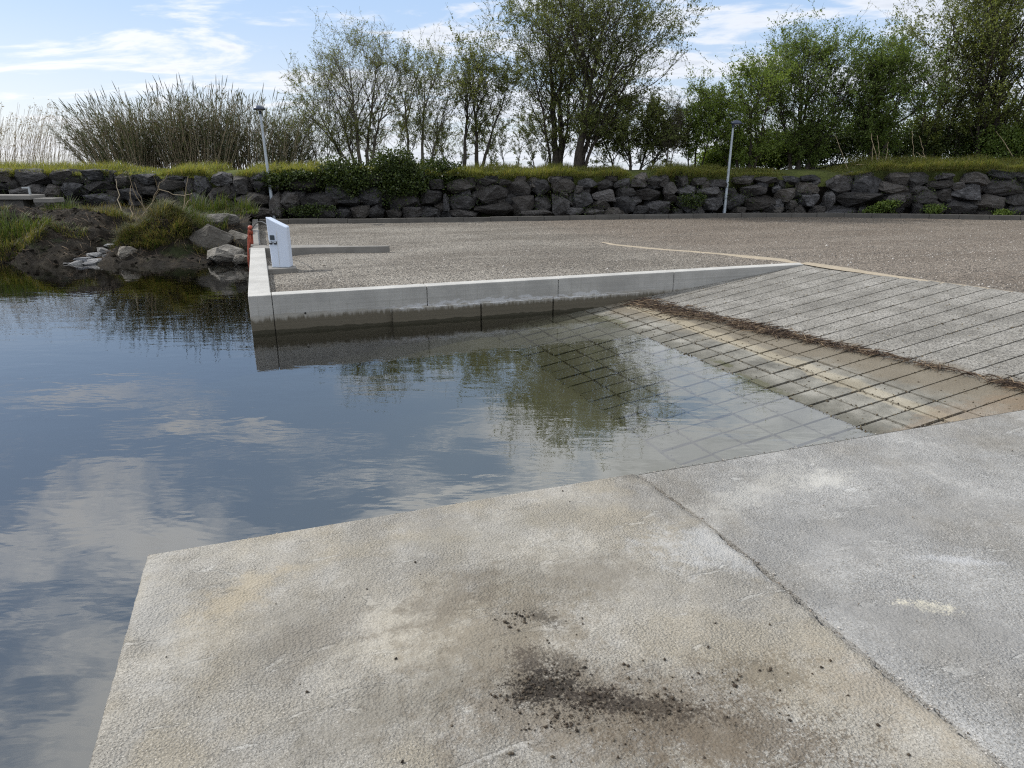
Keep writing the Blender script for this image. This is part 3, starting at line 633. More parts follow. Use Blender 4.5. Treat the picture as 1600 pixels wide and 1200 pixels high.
for i, (u, v, w, h) in enumerate(rs):
    Y = 16.3-(v-405)*.05; x, y, z = P_(u, v, Y); k = Y/F
    rock('rubble_stone', FLAT[i % 6], (x, y, z), (w*k*1.1, w*k*.9, h*k*1.4), random.uniform(0, 6), random.uniform(-.2, .2), random.uniform(-.2, .2), label='pale angular rubble stone at the mouth of the muddy gully by the water', category='stone', group='pale rubble at the gully mouth')
# concrete ledge far left
lx, ly, lz = onY(46, 305, 20.5)
lg = empty('concrete_ledge', (lx-4, ly, lz-.75), 0, label='weathered concrete ledge with a flat cap above the bank at the far left', category='ledge')
def lpart(name, mat, f, bev=.015):
    bm = bmesh.new(); f(bm); return bmobj(name, bm, mat, lg, bevel=bev)
lpart('cap', 'beam_concrete', lambda bm: box(bm, -3, 4.0, 0, .7, .62, .75)); lpart('cap', 'beam_concrete', lambda bm: box(bm, 4.03, 4.62, .06, .6, .53, .66))
lpart('block', 'kerb_concrete', lambda bm: box(bm, -2.9, 3.7, .1, .6, -.6, .617)); 
lpart('pipe', 'patina_pipe', lambda bm: (box(bm, 3.78, 3.83, .3, .35, .753, .98), box(bm, 3.6, 3.78, .3, .35, .93, .97)), .005)

# ------------------------------------------------------------------ grass
def gnd(x, y): return groundz(x, np.maximum(y-Yw(x), .77))
n = 62000; x = R.uniform(-24, 23, n); off = .12+2.3*R.random(n)**1.6; y = Yw(x)+.12+off
z = np.where(off < .55, crest(x)*.86+.02, gnd(x, y)); gap = sstep(vnoise(x*.8, y*0+2), .1, .4); rightbare = (x > 8.3) & (x < 13.8)
hh = R.uniform(.16, .42, n)*(.45+.9*vnoise(x*1.4+5, y*1.4))*gap*np.where(rightbare, .45, 1); k = hh > .04
front = np.tile([0, -.5, 0.], (n, 1))*(off[:, None] < .7)
V, Fq = blades(np.stack([x, y, z], 1)[k], hh[k], R.uniform(.2, 1.1, n)[k], .008, front[k])
link('embankment_grass', npmesh('grass', V, Fq), 'grass_blade', kind='stuff', label='yellow green grass along the top of the rock wall', category='grass').name = 'grass'
n = 9000; x = R.uniform(-20, -6.2, n); y = R.uniform(16.3, 24, n); k = (vnoise(x*.9, y*.9+7) > .52) & (x*ca+y*sa < -.5); x, y = x[k], y[k]; n = len(x)
V, Fq = blades(np.stack([x, y, bankz(x, y)-.02], 1), R.uniform(.08, .3, n), R.uniform(.2, 1, n), .006)
link('bank_grass', npmesh('bank_grass', V, Fq), 'dry_grass', kind='stuff', label='dry and green grass scattered over the muddy bank', category='grass').name = 'grass'
n = 2600; x = R.uniform(-16, -6.3, n); y = R.uniform(15.9, 20, n); k = x*ca+y*sa < -.5; x, y = x[k], y[k]; n = len(x)
C = np.stack([x, y, bankz(x, y)+.01], 1); th = R.normal(size=n)*.7-.5; d = np.stack([np.cos(th), np.sin(th), R.normal(size=n)*.35], 1); Ls = R.uniform(.04, .22, n)
V, Fq = tubes(C[:, None]+d[:, None]*np.array([-1, 0, 1])[None, :, None]*Ls[:, None, None]+np.array([0, 0, 1])*np.array([-.01, .02, -.01])[None, :, None], np.broadcast_to(np.array([.002, .004, .002]), (n, 3)), 3)
link('bank_straw', npmesh('bank_straw', V, Fq), 'debris', kind='stuff', label='dead straw and thin roots strewn over the dark bank', category='straw')
C = np.stack([R.uniform(-16, -6.4, 1500), R.uniform(15.7, 19, 1500), np.zeros(1500)], 1); C = C[C[:, 0]*ca+C[:, 1]*sa < -.5]; C[:, 2] = bankz(C[:, 0], C[:, 1]); chips(C, .015+.06*R.random(len(C))**3, 'soil', 'soil_clods', kind='stuff', label='dark earth clods over the bank', category='soil')
def tuft(name, X, Y, rx, ry, n, h, mats, label, zf, lean=(.3, 1.2), w=.006, cat='grass tussock', D=None):
    th = R.uniform(0, 6.28, n); r = np.sqrt(R.random(n)); x = X+rx*r*np.cos(th); y = Y+ry*r*np.sin(th); z = zf(x, y)-.03; hv = .25+1.3*vnoise(x*3.1+3, y*3.1); n_ = n
    root = empty(name, (X, Y, float(zf(np.array([X]), np.array([Y]))[0])), label=label, category=cat)
    ns = len(mats)
    for q, (mm, pn) in enumerate(mats):
        s_ = slice(q, None, ns); B = np.stack([x, y, z], 1)[s_]-np.array(root.location); nn = len(B)
        out = np.stack([np.cos(th), np.sin(th), 0*th], 1)[s_]*r[s_][:, None]*1.5+(np.array(D) if D is not None else 0)
        V, Fq = blades(B, R.uniform(h*.5, h*1.2, nn)*hv[s_], R.uniform(*lean, nn), w, out); link(pn, npmesh(pn, V, Fq), mm, root)
    return root
tuft('grass_tussock', -8.7, 16.8, .8, .55, 4600, .30, [('dry_grass', 'dry_blades'), ('green_grass', 'green_blades'), ('dry_grass', 'straw_blades')], 'shaggy mound of dry and green grass overhanging the water on the bank', bankz, (.4, 1.5))
tuft('grass_tussock', -9.35, 16.75, .45, .35, 1300, .28, [('dry_grass', 'dry_blades'), ('green_grass', 'green_blades')], 'small dry grass hummock at the edge of the gully', bankz, (.3, 1.3))
tuft('grass_tussock', -8.1, 17.6, .8, .5, 1400, .30, [('green_grass', 'green_blades')], 'fresh green grass clump between the shaggy mound and the bank boulders', bankz, (.2, .8))
for (u, v, rx, n, h, lab) in [(318, 322, .7, 500, .6, 'tall green grass clump at the rock wall foot left of the left lamp post'), (375, 328, .6, 300, .45, 'green grass clump at the rock wall foot nearest the left lamp post'), (105, 330, .7, 400, .5, 'green grass clump at the rock wall foot beside the concrete ledge'), (20, 372, 1.0, 900, .35, 'grass clump at the water side of the bank at the left edge'), (355, 333, 1.0, 700, .14, 'short bright grass patch on the bank just in front of the rock wall')]:
    Y = {318: 22.2, 375: 22.6, 105: 21.5, 20: 17.2, 355: 21.8}[u]; x, y, z = onY(u, v, Y)
    tuft('grass_clump', x, y, rx, .4, n, h, [('green_grass', 'blades')], lab, bankz, (.1, .7), .011, 'grass clump')
for (X_, Y_, rx_, n_, h_, lab_) in [(-13.6, 18.0, .6, 700, .2, 'low dry tuft on top of the dark earth mound, left of its crest'), (-12.1, 17.5, .5, 600, .18, 'dry grass tuft on the front slope of the dark earth mound'), (-11.1, 17.2, .45, 500, .2, 'small yellowish tuft on the earth mound nearest the pale rubble'), (-10.9, 18.6, .6, 600, .26, 'green tuft behind the earth mound beside the gully'), (-7.6, 16.6, .3, 350, .22, 'thin grass tuft between the shaggy mound and the big bank boulder'), (-14.9, 19.4, .8, 700, .25, 'grass tuft on the bank below the concrete ledge')]:
    tuft('grass_tussock', X_, Y_, rx_, rx_*.6, n_, h_, [('dry_grass', 'dry_blades'), ('green_grass', 'green_blades')], lab_, bankz, (.3, 1.2), .006)
tuft('grass_tussock', -13.2, 16.6, 1.9, .5, 3000, .32, [('dry_grass', 'dry_blades'), ('green_grass', 'green_blades')], 'long straggling dry grass overhanging the water at the foot of the dark earth mound', bankz, (.5, 1.6), .005)

# ------------------------------------------------------------------ leafy shrubs
def lump_leaves(n, rx, ry, rz, seed, size, fill=.5, flat=0.):
    """leaves spread through a lumpy ellipsoid, centre at origin"""
    d = rndunit(n*2); lum = 1+.55*fbm(d[:, 0]*2.2+seed*3.1+8, d[:, 2]*2.2+d[:, 1]*1.7+seed+8, 3)*1.4
    r = (R.random(n*2)**fill)*lum; p = d*r[:, None]
    gapn = vnoise(p[:, 0]*4+seed, p[:, 2]*4+p[:, 1]*3+seed*2); k = np.where((gapn > .22))[0][:n]
    p = p[k]*np.array([rx, ry, rz]); return leaves(p, size, aspect=.7)
def shrub(name, X, Y, Z, rx, ry, rz, n, size, mat, label, cat='bush', lumps=5, stems=14, group=None):
    root = empty(name, (X, Y, Z), label=label, category=cat)
    if group: root['group'] = group
    parts = []
    for i in range(lumps):
        ox, oy, oz = (R.uniform(-.55, .55)*rx, R.uniform(-.4, .4)*ry, R.uniform(.25, .75)*rz) if i else (0, 0, rz*.45)
        k = 1 if i == 0 else R.uniform(.45, .7); V, Fq = lump_leaves(n//lumps, rx*k, ry*k, rz*.6*k, i+int(abs(X*7)), size, .4); parts.append((V+np.array([ox, oy, oz]), Fq))
    V, Fs = merge(parts); link('foliage', npmesh('foliage', V, Fs), mat, root)
    if stems:
        t = np.linspace(0, 1, 6)[None, :, None]; tip = np.stack([R.uniform(-.8, .8, stems)*rx, R.uniform(-.7, .7, stems)*ry, R.uniform(.5, 1.0, stems)*rz], 1)[:, None]; st = tip*np.array([.2, .2, 0])
        P = st+(tip-st)*np.concatenate([t, t, t**.8], 2)+R.normal(size=(stems, 6, 3))*.02; link('stems', npmesh('stems', *tubes(P, np.broadcast_to(np.linspace(.022, .005, 6), (stems, 6)), 4)), 'bark_dark', root)
    return root
def atX(u, Y, z=1.6): return (u-800)/F*(Y*cp+(H-z)*sp)
for (u, dy, zb, rx, ry, rz, n, lab) in [
    (545, .75, .75, 1.25, .8, 1.35, 7000, 'dark rounded ivy mound spilling over the rock wall right of the left lamp post'),
    (615, .7, .55, 1.6, .8, 1.65, 9000, 'largest dark ivy mound hanging down the rock wall left of the slender forked tree'),
    (678, 1.0, 1.05, 1.2, .8, .95, 5000, 'lower green ivy mound sloping down to the right at the end of the ivy'),
    (462, .7, 1.1, 1.3, .6, .55, 3500, 'low ivy patch drooping over the rock wall just right of the left lamp post')]:
    Y = 25.2; x = atX(u, Y); Y = float(Yw(x))+dy; x = atX(u, Y)
    shrub('ivy_bush', x, Y-.42, zb-.12, rx, ry*.9, rz*1.1, int(n*1.6), .085, 'leaf_ivy', lab, 'ivy', 7, 10)
for (u, v, rx, rz, lab) in [(1375, 331, .7, .4, 'green weed clump at the foot of the rock wall below the dry stalks'), (1460, 331, .55, .45, 'green weed clump growing between boulders at the wall foot right of the dry stalks'), (1570, 335, .5, .3, 'green weed clump at the foot of the rock wall near the right edge'), (1080, 320, .5, .5, 'weed clump in the rock wall left of the right lamp post'), (485, 336, 1.0, .45, 'dark leafy weeds at the foot of the rock wall behind the white pedestal'), (1385, 321, .5, .3, 'low green creeper between boulders above the weed clump')]:
    Y = 25.5; x = atX(u, Y, 0); Y = float(Yw(x))-.05; x, _, z = onY(u, v, Y); shrub('weed_clump', x, Y, z-.1, rx, .3, rz, 900, .075, 'leaf_ivy' if u < 1100 else 'leaf_dense', lab, 'weeds', 4, 0)

n = 16000; x = R.uniform(-24, 24, n); z = R.uniform(-.05, 1.55, n); k = (vnoise(x*.9+11, z*1.6+4)*.6+vnoise(x*3.3, z*4)*.4+.10*(z > 1.1)) > .63; x, z = x[k], z[k]
V, Fq = leaves(np.stack([x, Yw(x)-.02+.12*z+R.random(len(x))*.16, z], 1), .06, None, .7); link('wall_creeper', npmesh('wall_creeper', V, Fq), 'leaf_ivy', kind='stuff', label='small creeping weeds and ivy in the joints of the rock wall', category='creeper')
# ------------------------------------------------------------------ trees
def grow(P, Rad, per, t0, t1, len_f, ang, upb, Mn, r_f, curl, jit, len_t=None):
    """children on parent polylines P (N,M,3)"""
    N, Mp, _ = P.shape; idx = np.repeat(np.arange(N), per) if np.isscalar(per) else np.repeat(np.arange(N), per); n = len(idx)
    t = t0+(t1-t0)*R.random(n); f = t*(Mp-1); i0 = np.minimum(f.astype(int), Mp-2); fr = (f-i0)[:, None]
    pos = P[idx, i0]*(1-fr)+P[idx, i0+1]*fr; tan = unit(P[idx, i0+1]-P[idx, i0]); pr = Rad[idx, i0]*(1-fr[:, 0])+Rad[idx, i0+1]*fr[:, 0]
    plen = np.linalg.norm(np.diff(P, axis=1), axis=2).sum(1)[idx]
    perp = unit(np.cross(tan, rndunit(n))); a = rad(ang)*R.uniform(.7, 1.3, n)[:, None]
    d = unit(tan*np.cos(a)+perp*np.sin(a)+np.array([0, 0, upb])); L = plen*len_f*R.uniform(.6, 1.2, n)
    if len_t is not None: L = L*len_t(t)
    s = np.linspace(0, 1, Mn)[None, :, None]; L3 = L[:, None, None]
    C = pos[:, None]+d[:, None]*s*L3+np.array([0, 0, 1.])*curl*s**2*L3
    wob = np.cumsum(R.normal(size=(n, Mn, 3))*jit, axis=1)*L3/Mn; wob[:, 0] = 0; C = C+wob
    r0 = np.minimum(pr*.62, np.maximum(L*r_f, .0035)); rr = r0[:, None]*np.linspace(1, .22, Mn)[None]; return C, np.maximum(rr, .0028)
def tree(name, label, X, Y, Z, stems, mat, leaf, nleaf, prim=26, ang=50, upb=.25, spread=.42, t0=.18, bark_='bark_dark', sec=6, ter=5, jit=.22, shape='oval', group=None):
    root = empty(name, (X, Y, Z), label=label, category='tree')
    if group: root['group'] = group
    St, Sr = [], []; Mn = 16; s = np.linspace(0, 1, Mn)
    for (ox, oy, lx, ly, h, r) in stems:
        h *= .86*(.9 if leaf < .068 else 1)
        wob = np.cumsum(R.normal(size=(Mn, 3))*np.array([.055, .055, 0]), 0); wob[0] = 0
        p = np.stack([ox+lx*s**1.25, oy+ly*s**1.25, -.15+(h+.15)*s], 1)+wob*h/9; St.append(p); Sr.append(np.maximum(r*.9*(1-s)**.9*(1+.5*np.exp(-s*25)), .006))
    St = np.array(St); Sr = np.array(Sr)
    prof = {'oval': lambda t: .30+1.0*np.sin(np.clip((t-.05)/.98, 0, 1)*math.pi)**.75, 'broad': lambda t: 1.25-.85*t, 'vase': lambda t: 1.0-.5*t}[shape]
    P1, R1 = grow(St, Sr, prim, t0, .97, spread, ang, upb, 9, .016, .22, jit, prof)
    P2, R2 = grow(P1, R1, sec, .2, .98, .48, 42, .12, 6, .012, .10, jit*1.1)
    P3, R3 = grow(P2, R2, ter, .15, 1.0, .5, 45, .08, 4, .008, .05, jit*1.2)
    V, Fs = merge([tubes(St, Sr, 8), tubes(P1, R1, 5), tubes(P2, R2, 3), tubes(P3, R3, 3)])
    link('trunk', npmesh('trunk', V, Fs, True), bark_, root)
    # leaves on twigs
    nleaf = int(nleaf*(2.3 if mat in ('leaf_dense', 'leaf_olive', 'leaf_fresh') else 2.7)); leaf = leaf*.86
    def pick(Pp, n, lo):
        i = R.integers(0, len(Pp), n); f = (lo+(1-lo)*R.random(n))*(Pp.shape[1]-1); k = np.minimum(f.astype(int), Pp.shape[1]-2); fr = (f-k)[:, None]
        return Pp[i, k]*(1-fr)+Pp[i, k+1]*fr, Pp[i, k+1]-Pp[i, k]
    C, D = pick(P3, int(nleaf*.8), .1); C2, D2 = pick(P2, nleaf-int(nleaf*.8), .4)
    C = np.concatenate([C, C2]); D = unit(np.concatenate([D, D2])); C = C+R.normal(size=C.shape)*leaf*.35
    V, Fq = leaves(C, leaf, D, .62, 1.1); link('crown', npmesh('crown', V, Fq), mat, root); return root
def gz(x, y): return float(gnd(np.array([x]), np.array([y]))[0])
def T(u, Y, label, stems_px, mat, leaf, nleaf, name='tree', **kw):
    """stems in metres: (ox, oy, lean x, lean y, height, radius)"""
    x = atX(u, Y); tree(name, label, x, Y, gz(x, Y), stems_px, mat, leaf, nleaf, **kw)
T(560, 28.6, 'sparse many-stemmed tree behind the ivy, its bare limbs sweeping left', [(-0.2, 0, -2.0, 0, 3.13, 0.06), (-0.1, 0.2, -1.1, 0.2, 4.35, 0.08), (0.1, 0, -0.2, -0.3, 5.22, 0.1), (0.3, 0.1, 0.5, 0.2, 5.05, 0.09), (0.5, -0.1, 1.0, 0, 4.52, 0.08), (-0.4, 0, -1.6, 0.3, 4.0, 0.06)], 'leaf_sparse', .058, 8500, prim=20, ang=42, spread=.36, t0=.15, bark_='bark_grey')
T(650, 29.2, 'thin sparse tree standing just right of the many-stemmed bare one', [(-0.2, 0, -0.4, 0, 4.76, 0.08), (0.25, 0.1, 0.3, 0.2, 5.02, 0.08), (0.6, 0, 0.9, 0, 4.08, 0.06)], 'leaf_sparse', .062, 7000, prim=20, ang=40, spread=.30, bark_='bark_grey')
T(735, 28.8, 'slender forked tree between the ivy mound and the two tallest trees', [(-0.25, 0, 0.35, 0, 4.87, 0.09), (0.3, 0, -0.1, 0.2, 5.13, 0.1), (0.42, 0, 1.25, 0, 4.35, 0.08)], 'leaf_sparse', .066, 7500, prim=18, ang=42, spread=.30)
T(866, 29.5, 'very tall upright tree, the left of the two tallest', [(0.05, 0, -0.35, 0.1, 7.27, 0.17), (0.28, 0.1, 0.15, 0.2, 7.08, 0.13), (-0.15, 0, -1.0, 0, 6.07, 0.07), (0.3, 0.2, 0.55, -0.1, 5.89, 0.07)], 'leaf_big', .072, 17000, prim=26, ang=52, spread=.32, t0=.1)
T(905, 28.4, 'very tall tree with a leaning dark trunk, the right of the two tallest', [(0, 0, 1.1, 0, 7.27, 0.19), (0.15, 0, 1.9, 0.2, 6.81, 0.12), (-0.1, 0.1, 0.45, 0.1, 6.99, 0.09), (0.1, -0.1, 2.4, -0.2, 5.52, 0.08)], 'leaf_big', .072, 18000, prim=26, ang=52, spread=.33, t0=.12)
T(985, 29.6, 'low dark bushy tree under the right side of the tallest tree', [(0, 0, -.3, 0, 2.8, .07), (.4, 0, .7, .1, 2.6, .06), (-.6, .1, -.9, 0, 2.2, .05), (.8, 0, 1.1, 0, 2.0, .05)], 'leaf_big', .078, 17000, prim=30, ang=60, spread=.5, t0=.05, shape='broad')
T(1038, 28.9, 'small bare leafless sapling right of the two tallest trees', [(0, 0, .15, 0, 3.1, .045), (.2, 0, .4, 0, 2.5, .03)], 'leaf_sparse', .05, 500, prim=20, ang=40, spread=.28, bark_='bark_grey')
T(1086, 29.6, 'small slim light green tree left of the right lamp post', [(0, 0, -.1, 0, 3.2, .05), (.25, 0, .35, 0, 2.9, .04), (-.25, 0, -.35, 0, 2.6, .04)], 'leaf_fresh', .085, 4200, prim=20, ang=40, spread=.32)
T(1168, 28.9, 'green leafy tree directly behind the right lamp post', [(0, 0, -0.2, 0, 3.7, 0.09), (0.3, 0, 0.4, 0.1, 3.55, 0.08), (-0.4, 0, -1.0, 0, 2.89, 0.07), (-0.6, 0.2, -1.3, 0, 2.07, 0.05)], 'leaf_fresh', .088, 14000, prim=26, ang=50, spread=.38, t0=.06)
T(1248, 29.6, 'broad domed green tree with several stems right of the right lamp post', [(0, 0, -0.3, 0, 4.99, 0.11), (0.3, 0, 0.6, 0, 4.84, 0.1), (-0.3, 0.1, -1.2, 0, 4.06, 0.09), (0.5, 0, 1.5, 0.1, 4.21, 0.08), (-0.1, 0, 0.2, 0.3, 4.76, 0.08)], 'leaf_dense', .085, 20000, prim=30, ang=48, spread=.36, t0=.03)
T(1365, 29.2, 'medium dark green tree with a rounded top behind the dry stalks', [(-0.2, 0, -0.2, 0, 3.95, 0.1), (0.2, 0, 0.6, 0, 3.8, 0.09), (0.1, 0, -0.9, 0.2, 3.04, 0.06)], 'leaf_dense', .09, 15000, prim=30, ang=50, spread=.38, t0=.03)
T(1452, 30.0, 'tall thin topped olive tree left of the tallest tree at the right edge', [(0, 0, 0.1, 0, 6.22, 0.11), (-0.2, 0, -0.9, 0, 4.87, 0.08), (0.3, 0.1, 0.8, 0, 5.04, 0.08)], 'leaf_olive', .085, 15000, prim=30, ang=52, spread=.33, t0=.03)
T(1540, 29.4, 'tallest broad olive green tree at the right edge', [(0, 0, .2, 0, 8.2, .15), (-.3, .1, -1.2, 0, 7.0, .10), (.4, 0, 1.5, 0, 7.4, .10), (.1, .2, .4, .4, 7.8, .09)], 'leaf_olive', .088, 22000, prim=32, ang=52, spread=.33, t0=.03)
T(1660, 28.6, 'tree cut off by the right edge, right of the tallest olive tree', [(0, 0, -.4, 0, 7.6, .13), (.3, 0, .9, 0, 7.0, .1)], 'leaf_dense', .09, 13000, prim=30, ang=50, spread=.36, t0=.03)
for (u, Y, rx, rz, mat, lab) in [(1210, 30.6, 1.5, 2.0, 'leaf_dense', 'dense low shrub under the green trees just right of the right lamp post'), (1305, 30.8, 1.7, 1.9, 'leaf_ivy', 'dark shrub under the trees left of the dry stalks'), (1405, 30.4, 1.8, 2.1, 'leaf_ivy', 'dark shrub under the trees behind the dry stalks'), (1490, 30.0, 1.7, 2.3, 'leaf_ivy', 'dark shrub at the foot of the tall olive trees'), (1570, 29.0, 1.5, 1.9, 'leaf_dense', 'leafy shrub behind the grass at the right edge'), (1640, 29.5, 1.8, 2.6, 'leaf_ivy', 'shrub cut off by the right edge of the picture'), (1120, 30.8, 1.0, 1.4, 'leaf_fresh', 'light green shrub left of the right lamp post behind the grass'), (1262, 31.4, 1.6, 2.4, 'leaf_dense', 'green undergrowth bush among the stems of the broad domed tree'), (1355, 31.6, 1.7, 2.6, 'leaf_dense', 'green undergrowth bush behind the medium dark green tree'), (1445, 31.5, 1.7, 2.7, 'leaf_dense', 'green undergrowth bush behind the thin topped olive tree'), (1530, 31.2, 1.7, 2.8, 'leaf_olive', 'olive green undergrowth bush behind the tallest tree at the right edge'), (1178, 31.3, 1.3, 1.9, 'leaf_fresh', 'fresh green undergrowth bush behind the right lamp post'), (1610, 31.0, 1.6, 2.8, 'leaf_olive', 'olive green undergrowth bush at the very right edge')]:
    x = atX(u, Y); shrub('shrub', x, Y, gz(x, Y)-.1, rx, 1.0, rz*.9, 7500, .088, mat, lab, 'shrub', 8, 10)
# tangled twigs left of the many-stemmed tree
for (u, Y, st, n, lab) in [(500, 28.0, [(0, 0, -.5, 0, 2.3, .04), (.3, 0, .2, 0, 2.0, .03), (-.3, 0, -.8, 0, 1.7, .03), (.6, 0, .9, 0, 1.9, .03)], 2600, 'tangled low bare shrub between the cane and the many-stemmed tree'), (602, 29.8, [(0, 0, -.4, 0, 1.9, .03), (.5, 0, .4, 0, 2.2, .03), (-.5, 0, -.5, 0, 1.6, .03)], 2200, 'sparse low shrub between the many-stemmed tree and the thin tree'), (700, 30.2, [(0, 0, -.4, 0, 2.0, .03), (.5, 0, .4, 0, 1.7, .03), (-.5, 0, -.5, 0, 1.9, .03)], 2400, 'sparse low shrub behind the right end of the ivy mounds'), (790, 30.0, [(0, 0, -.4, 0, 2.3, .03), (.5, 0, .4, 0, 2.0, .03), (-.5, 0, -.5, 0, 1.8, .03)], 3200, 'low leafy shrub just left of the two tallest trees'), (838, 29.2, [(0, 0, -.5, 0, 1.7, .03), (.3, 0, .3, 0, 1.5, .03)], 1800, 'low scrub at the foot of the left tallest trunk'), (455, 28.6, [(0, 0, -.3, 0, 2.2, .035), (.3, 0, .5, 0, 2.0, .03)], 1400, 'small sparse shrub at the right end of the cane thicket')]:
    T(u, Y, lab, st, 'leaf_sparse', .055, n, name='bare_shrub', prim=16, ang=45, spread=.4, t0=.05, sec=4, ter=4, bark_='bark_grey')

# ------------------------------------------------------------------ cane thicket, reeds, dry stalks
def canes(X, Y, rx, ry, n, h, leanx, label, lf=22, hvar=.5):
    Z = gz(X, Y); root = empty('cane_clump', (X, Y, Z), label=label, category='cane')
    bx = R.uniform(-1, 1, n); p0 = np.stack([bx*rx*.75, R.uniform(-1, 1, n)*ry, np.full(n, -.1)], 1); L = h*(1-hvar*R.random(n)**1.5)*(1-.35*np.abs(bx)**2.5)
    lean = np.stack([bx*.30+leanx+R.normal(size=n)*.13, R.normal(size=n)*.14, np.ones(n)], 1); s = np.linspace(0, 1, 6)[None, :, None]
    P = p0[:, None]+unit(lean)[:, None]*s*L[:, None, None]+np.stack([bx*.12+leanx*.35+R.normal(size=n)*.06, 0*bx, 0*bx], 1)[:, None]*s**2*L[:, None, None]
    V, Fq = tubes(P, np.broadcast_to(np.linspace(.012, .004, 6), (n, 6)), 3); link('stems', npmesh('stems', V, Fq), 'reed_stalk', root)
    m = n*lf; i = R.integers(0, n, m); t = R.uniform(.12, .97, m); f = t*5; k = np.minimum(f.astype(int), 4); fr = (f-k)[:, None]; B = P[i, k]*(1-fr)+P[i, k+1]*fr
    tan = unit(P[i, k+1]-P[i, k]); d = unit(tan*1.0+rndunit(m)*.55); ll = R.uniform(.18, .5, m)[:, None]; sd = unit(np.cross(d, rndunit(m)))*.011
    mid = B+d*ll*.55; tip = B+d*ll*.9+np.array([0, 0, -.16])*ll
    V = np.stack([B, mid+sd, tip, mid-sd], 1).reshape(-1, 3); q = np.arange(m)[:, None]*4; link('foliage', npmesh('foliage', V, np.concatenate([q, q+1, q+2, q+3], 1)), 'cane_leaf', root)
    # plumes on the tallest stems
    kk = np.where(L > h*.80)[0][::4][:45]; tip = P[kk, -1]; up = unit(P[kk, -1]-P[kk, -2]); Pl = tip[:, None]+up[:, None]*np.linspace(-.05, .42, 5)[None, :, None]
    V, Fq = tubes(Pl, np.broadcast_to(np.array([.005, .013, .014, .009, .002]), (len(kk), 5)), 4); o = link('plumes', npmesh('plumes', V, Fq), 'cane_leaf', root); o['kind'] = 'stuff'
for (u, Y, rx, n, h, lx, lab) in [(195, 27.6, 1.5, 260, 2.75, -.22, 'cane clump fanning out to the left, brownish, left end of the cane thicket'), (255, 28.2, 1.5, 300, 3.0, 0, 'dense cane clump in the left middle of the thicket'), (325, 28.0, 1.6, 300, 3.3, .03, 'tallest cane clump in the middle of the thicket'), (395, 28.4, 1.5, 220, 3.0, .06, 'greener cane clump behind the left lamp post'), (448, 28.0, 1.0, 80, 2.6, .12, 'thin loose cane clump right of the left lamp post')]:
    canes(atX(u, Y), Y, rx, .8, n, h, lx, lab)
n = 420; X0 = R.uniform(-24, -16.4, n); Y0 = R.uniform(27, 29, n); B = np.stack([X0, Y0, gnd(X0, Y0)-.05], 1); L = R.uniform(1.3, 2.6, n)*np.interp(X0, [-24, -18, -16.4], [1, 1, .75]); s = np.linspace(0, 1, 5)[None, :, None]
ln = np.stack([R.uniform(.05, .45, n), R.normal(size=n)*.1, np.ones(n)], 1); P = B[:, None]+unit(ln)[:, None]*s*L[:, None, None]+np.array([.12, 0, 0])*s**2*L[:, None, None]
parts = [tubes(P, np.broadcast_to(np.linspace(.006, .004, 5), (n, 5)), 3)]
k = np.where(R.random(n) < .4)[0]; m = len(k)*14; i = np.repeat(k, 14); C = P[i, -1]+R.normal(size=(m, 3))*np.array([.035, .03, .07]); parts.append(leaves(C, .07, np.tile([.6, 0, .3], (m, 1)), .3, .6))
m = n*3; i = R.integers(0, n, m); q = R.integers(1, 4, m); parts.append(leaves(P[i, q], .3, np.tile([.3, 0, .6], (m, 1)), .045, .6))
V, Fs = merge(parts); link('reeds', npmesh('reeds', V, Fs), 'reed_stalk', kind='stuff', label='pale dry reeds with feathery tips at the far left behind the grass', category='reeds')
def stalk(pts, r, label, group, name='dry_stalk', mat='dry_stalk', cat='stalk'):
    p = np.array(pts, float); t = np.linspace(0, len(p)-1, 9); P = np.stack([np.interp(t, np.arange(len(p)), p[:, j]) for j in range(3)], 1); base = P[0].copy(); P = P-base
    P[1:-1] += R.normal(size=(7, 3))*.012; o = link(name, npmesh(name, *tubes(P[None], np.linspace(r, r*.55, 9)[None], 5)), mat, loc=tuple(base), label=label, category=cat)
    if group: o['group'] = group
ST = [((1324, 263), (1304, 210), 'thin dry stalk leaning left, leftmost above the rock wall'), ((1373, 268), (1362, 213), 'pale thick dry stalk leaning left behind the two long fallen ones'), ((1374, 264), (1371, 212), 'upright pale dry stalk crossing the thick leaning one'), ((1362, 252), (1362, 208), 'straight short dry stalk left of the crossing pair'), ((1381, 258), (1388, 222), 'dry stalk leaning right beside the crossing pair'), ((1428, 250), (1424, 205), 'upright dry stalk, left of the pair near the grass bank'), ((1446, 254), (1436, 212), 'dry stalk leaning left near the grass bank'), ((1582, 244), (1556, 205), 'long dry stalk with a feathery tip leaning left at the right edge'), ((1452, 252), (1432, 238), 'short broken dry stalk lying at the grass bank'), ((1368, 258), (1338, 257), 'fallen dry stalk arching along the ground left of the crossing pair')]
for (b_, t_, lab) in ST:
    Y = 28.2; p0 = onY(*b_, Y); p1 = onY(*t_, Y-.2); stalk([p0, [(p0[i]+p1[i])/2+(.03 if i == 0 else 0) for i in range(3)], p1], .016, lab, None)
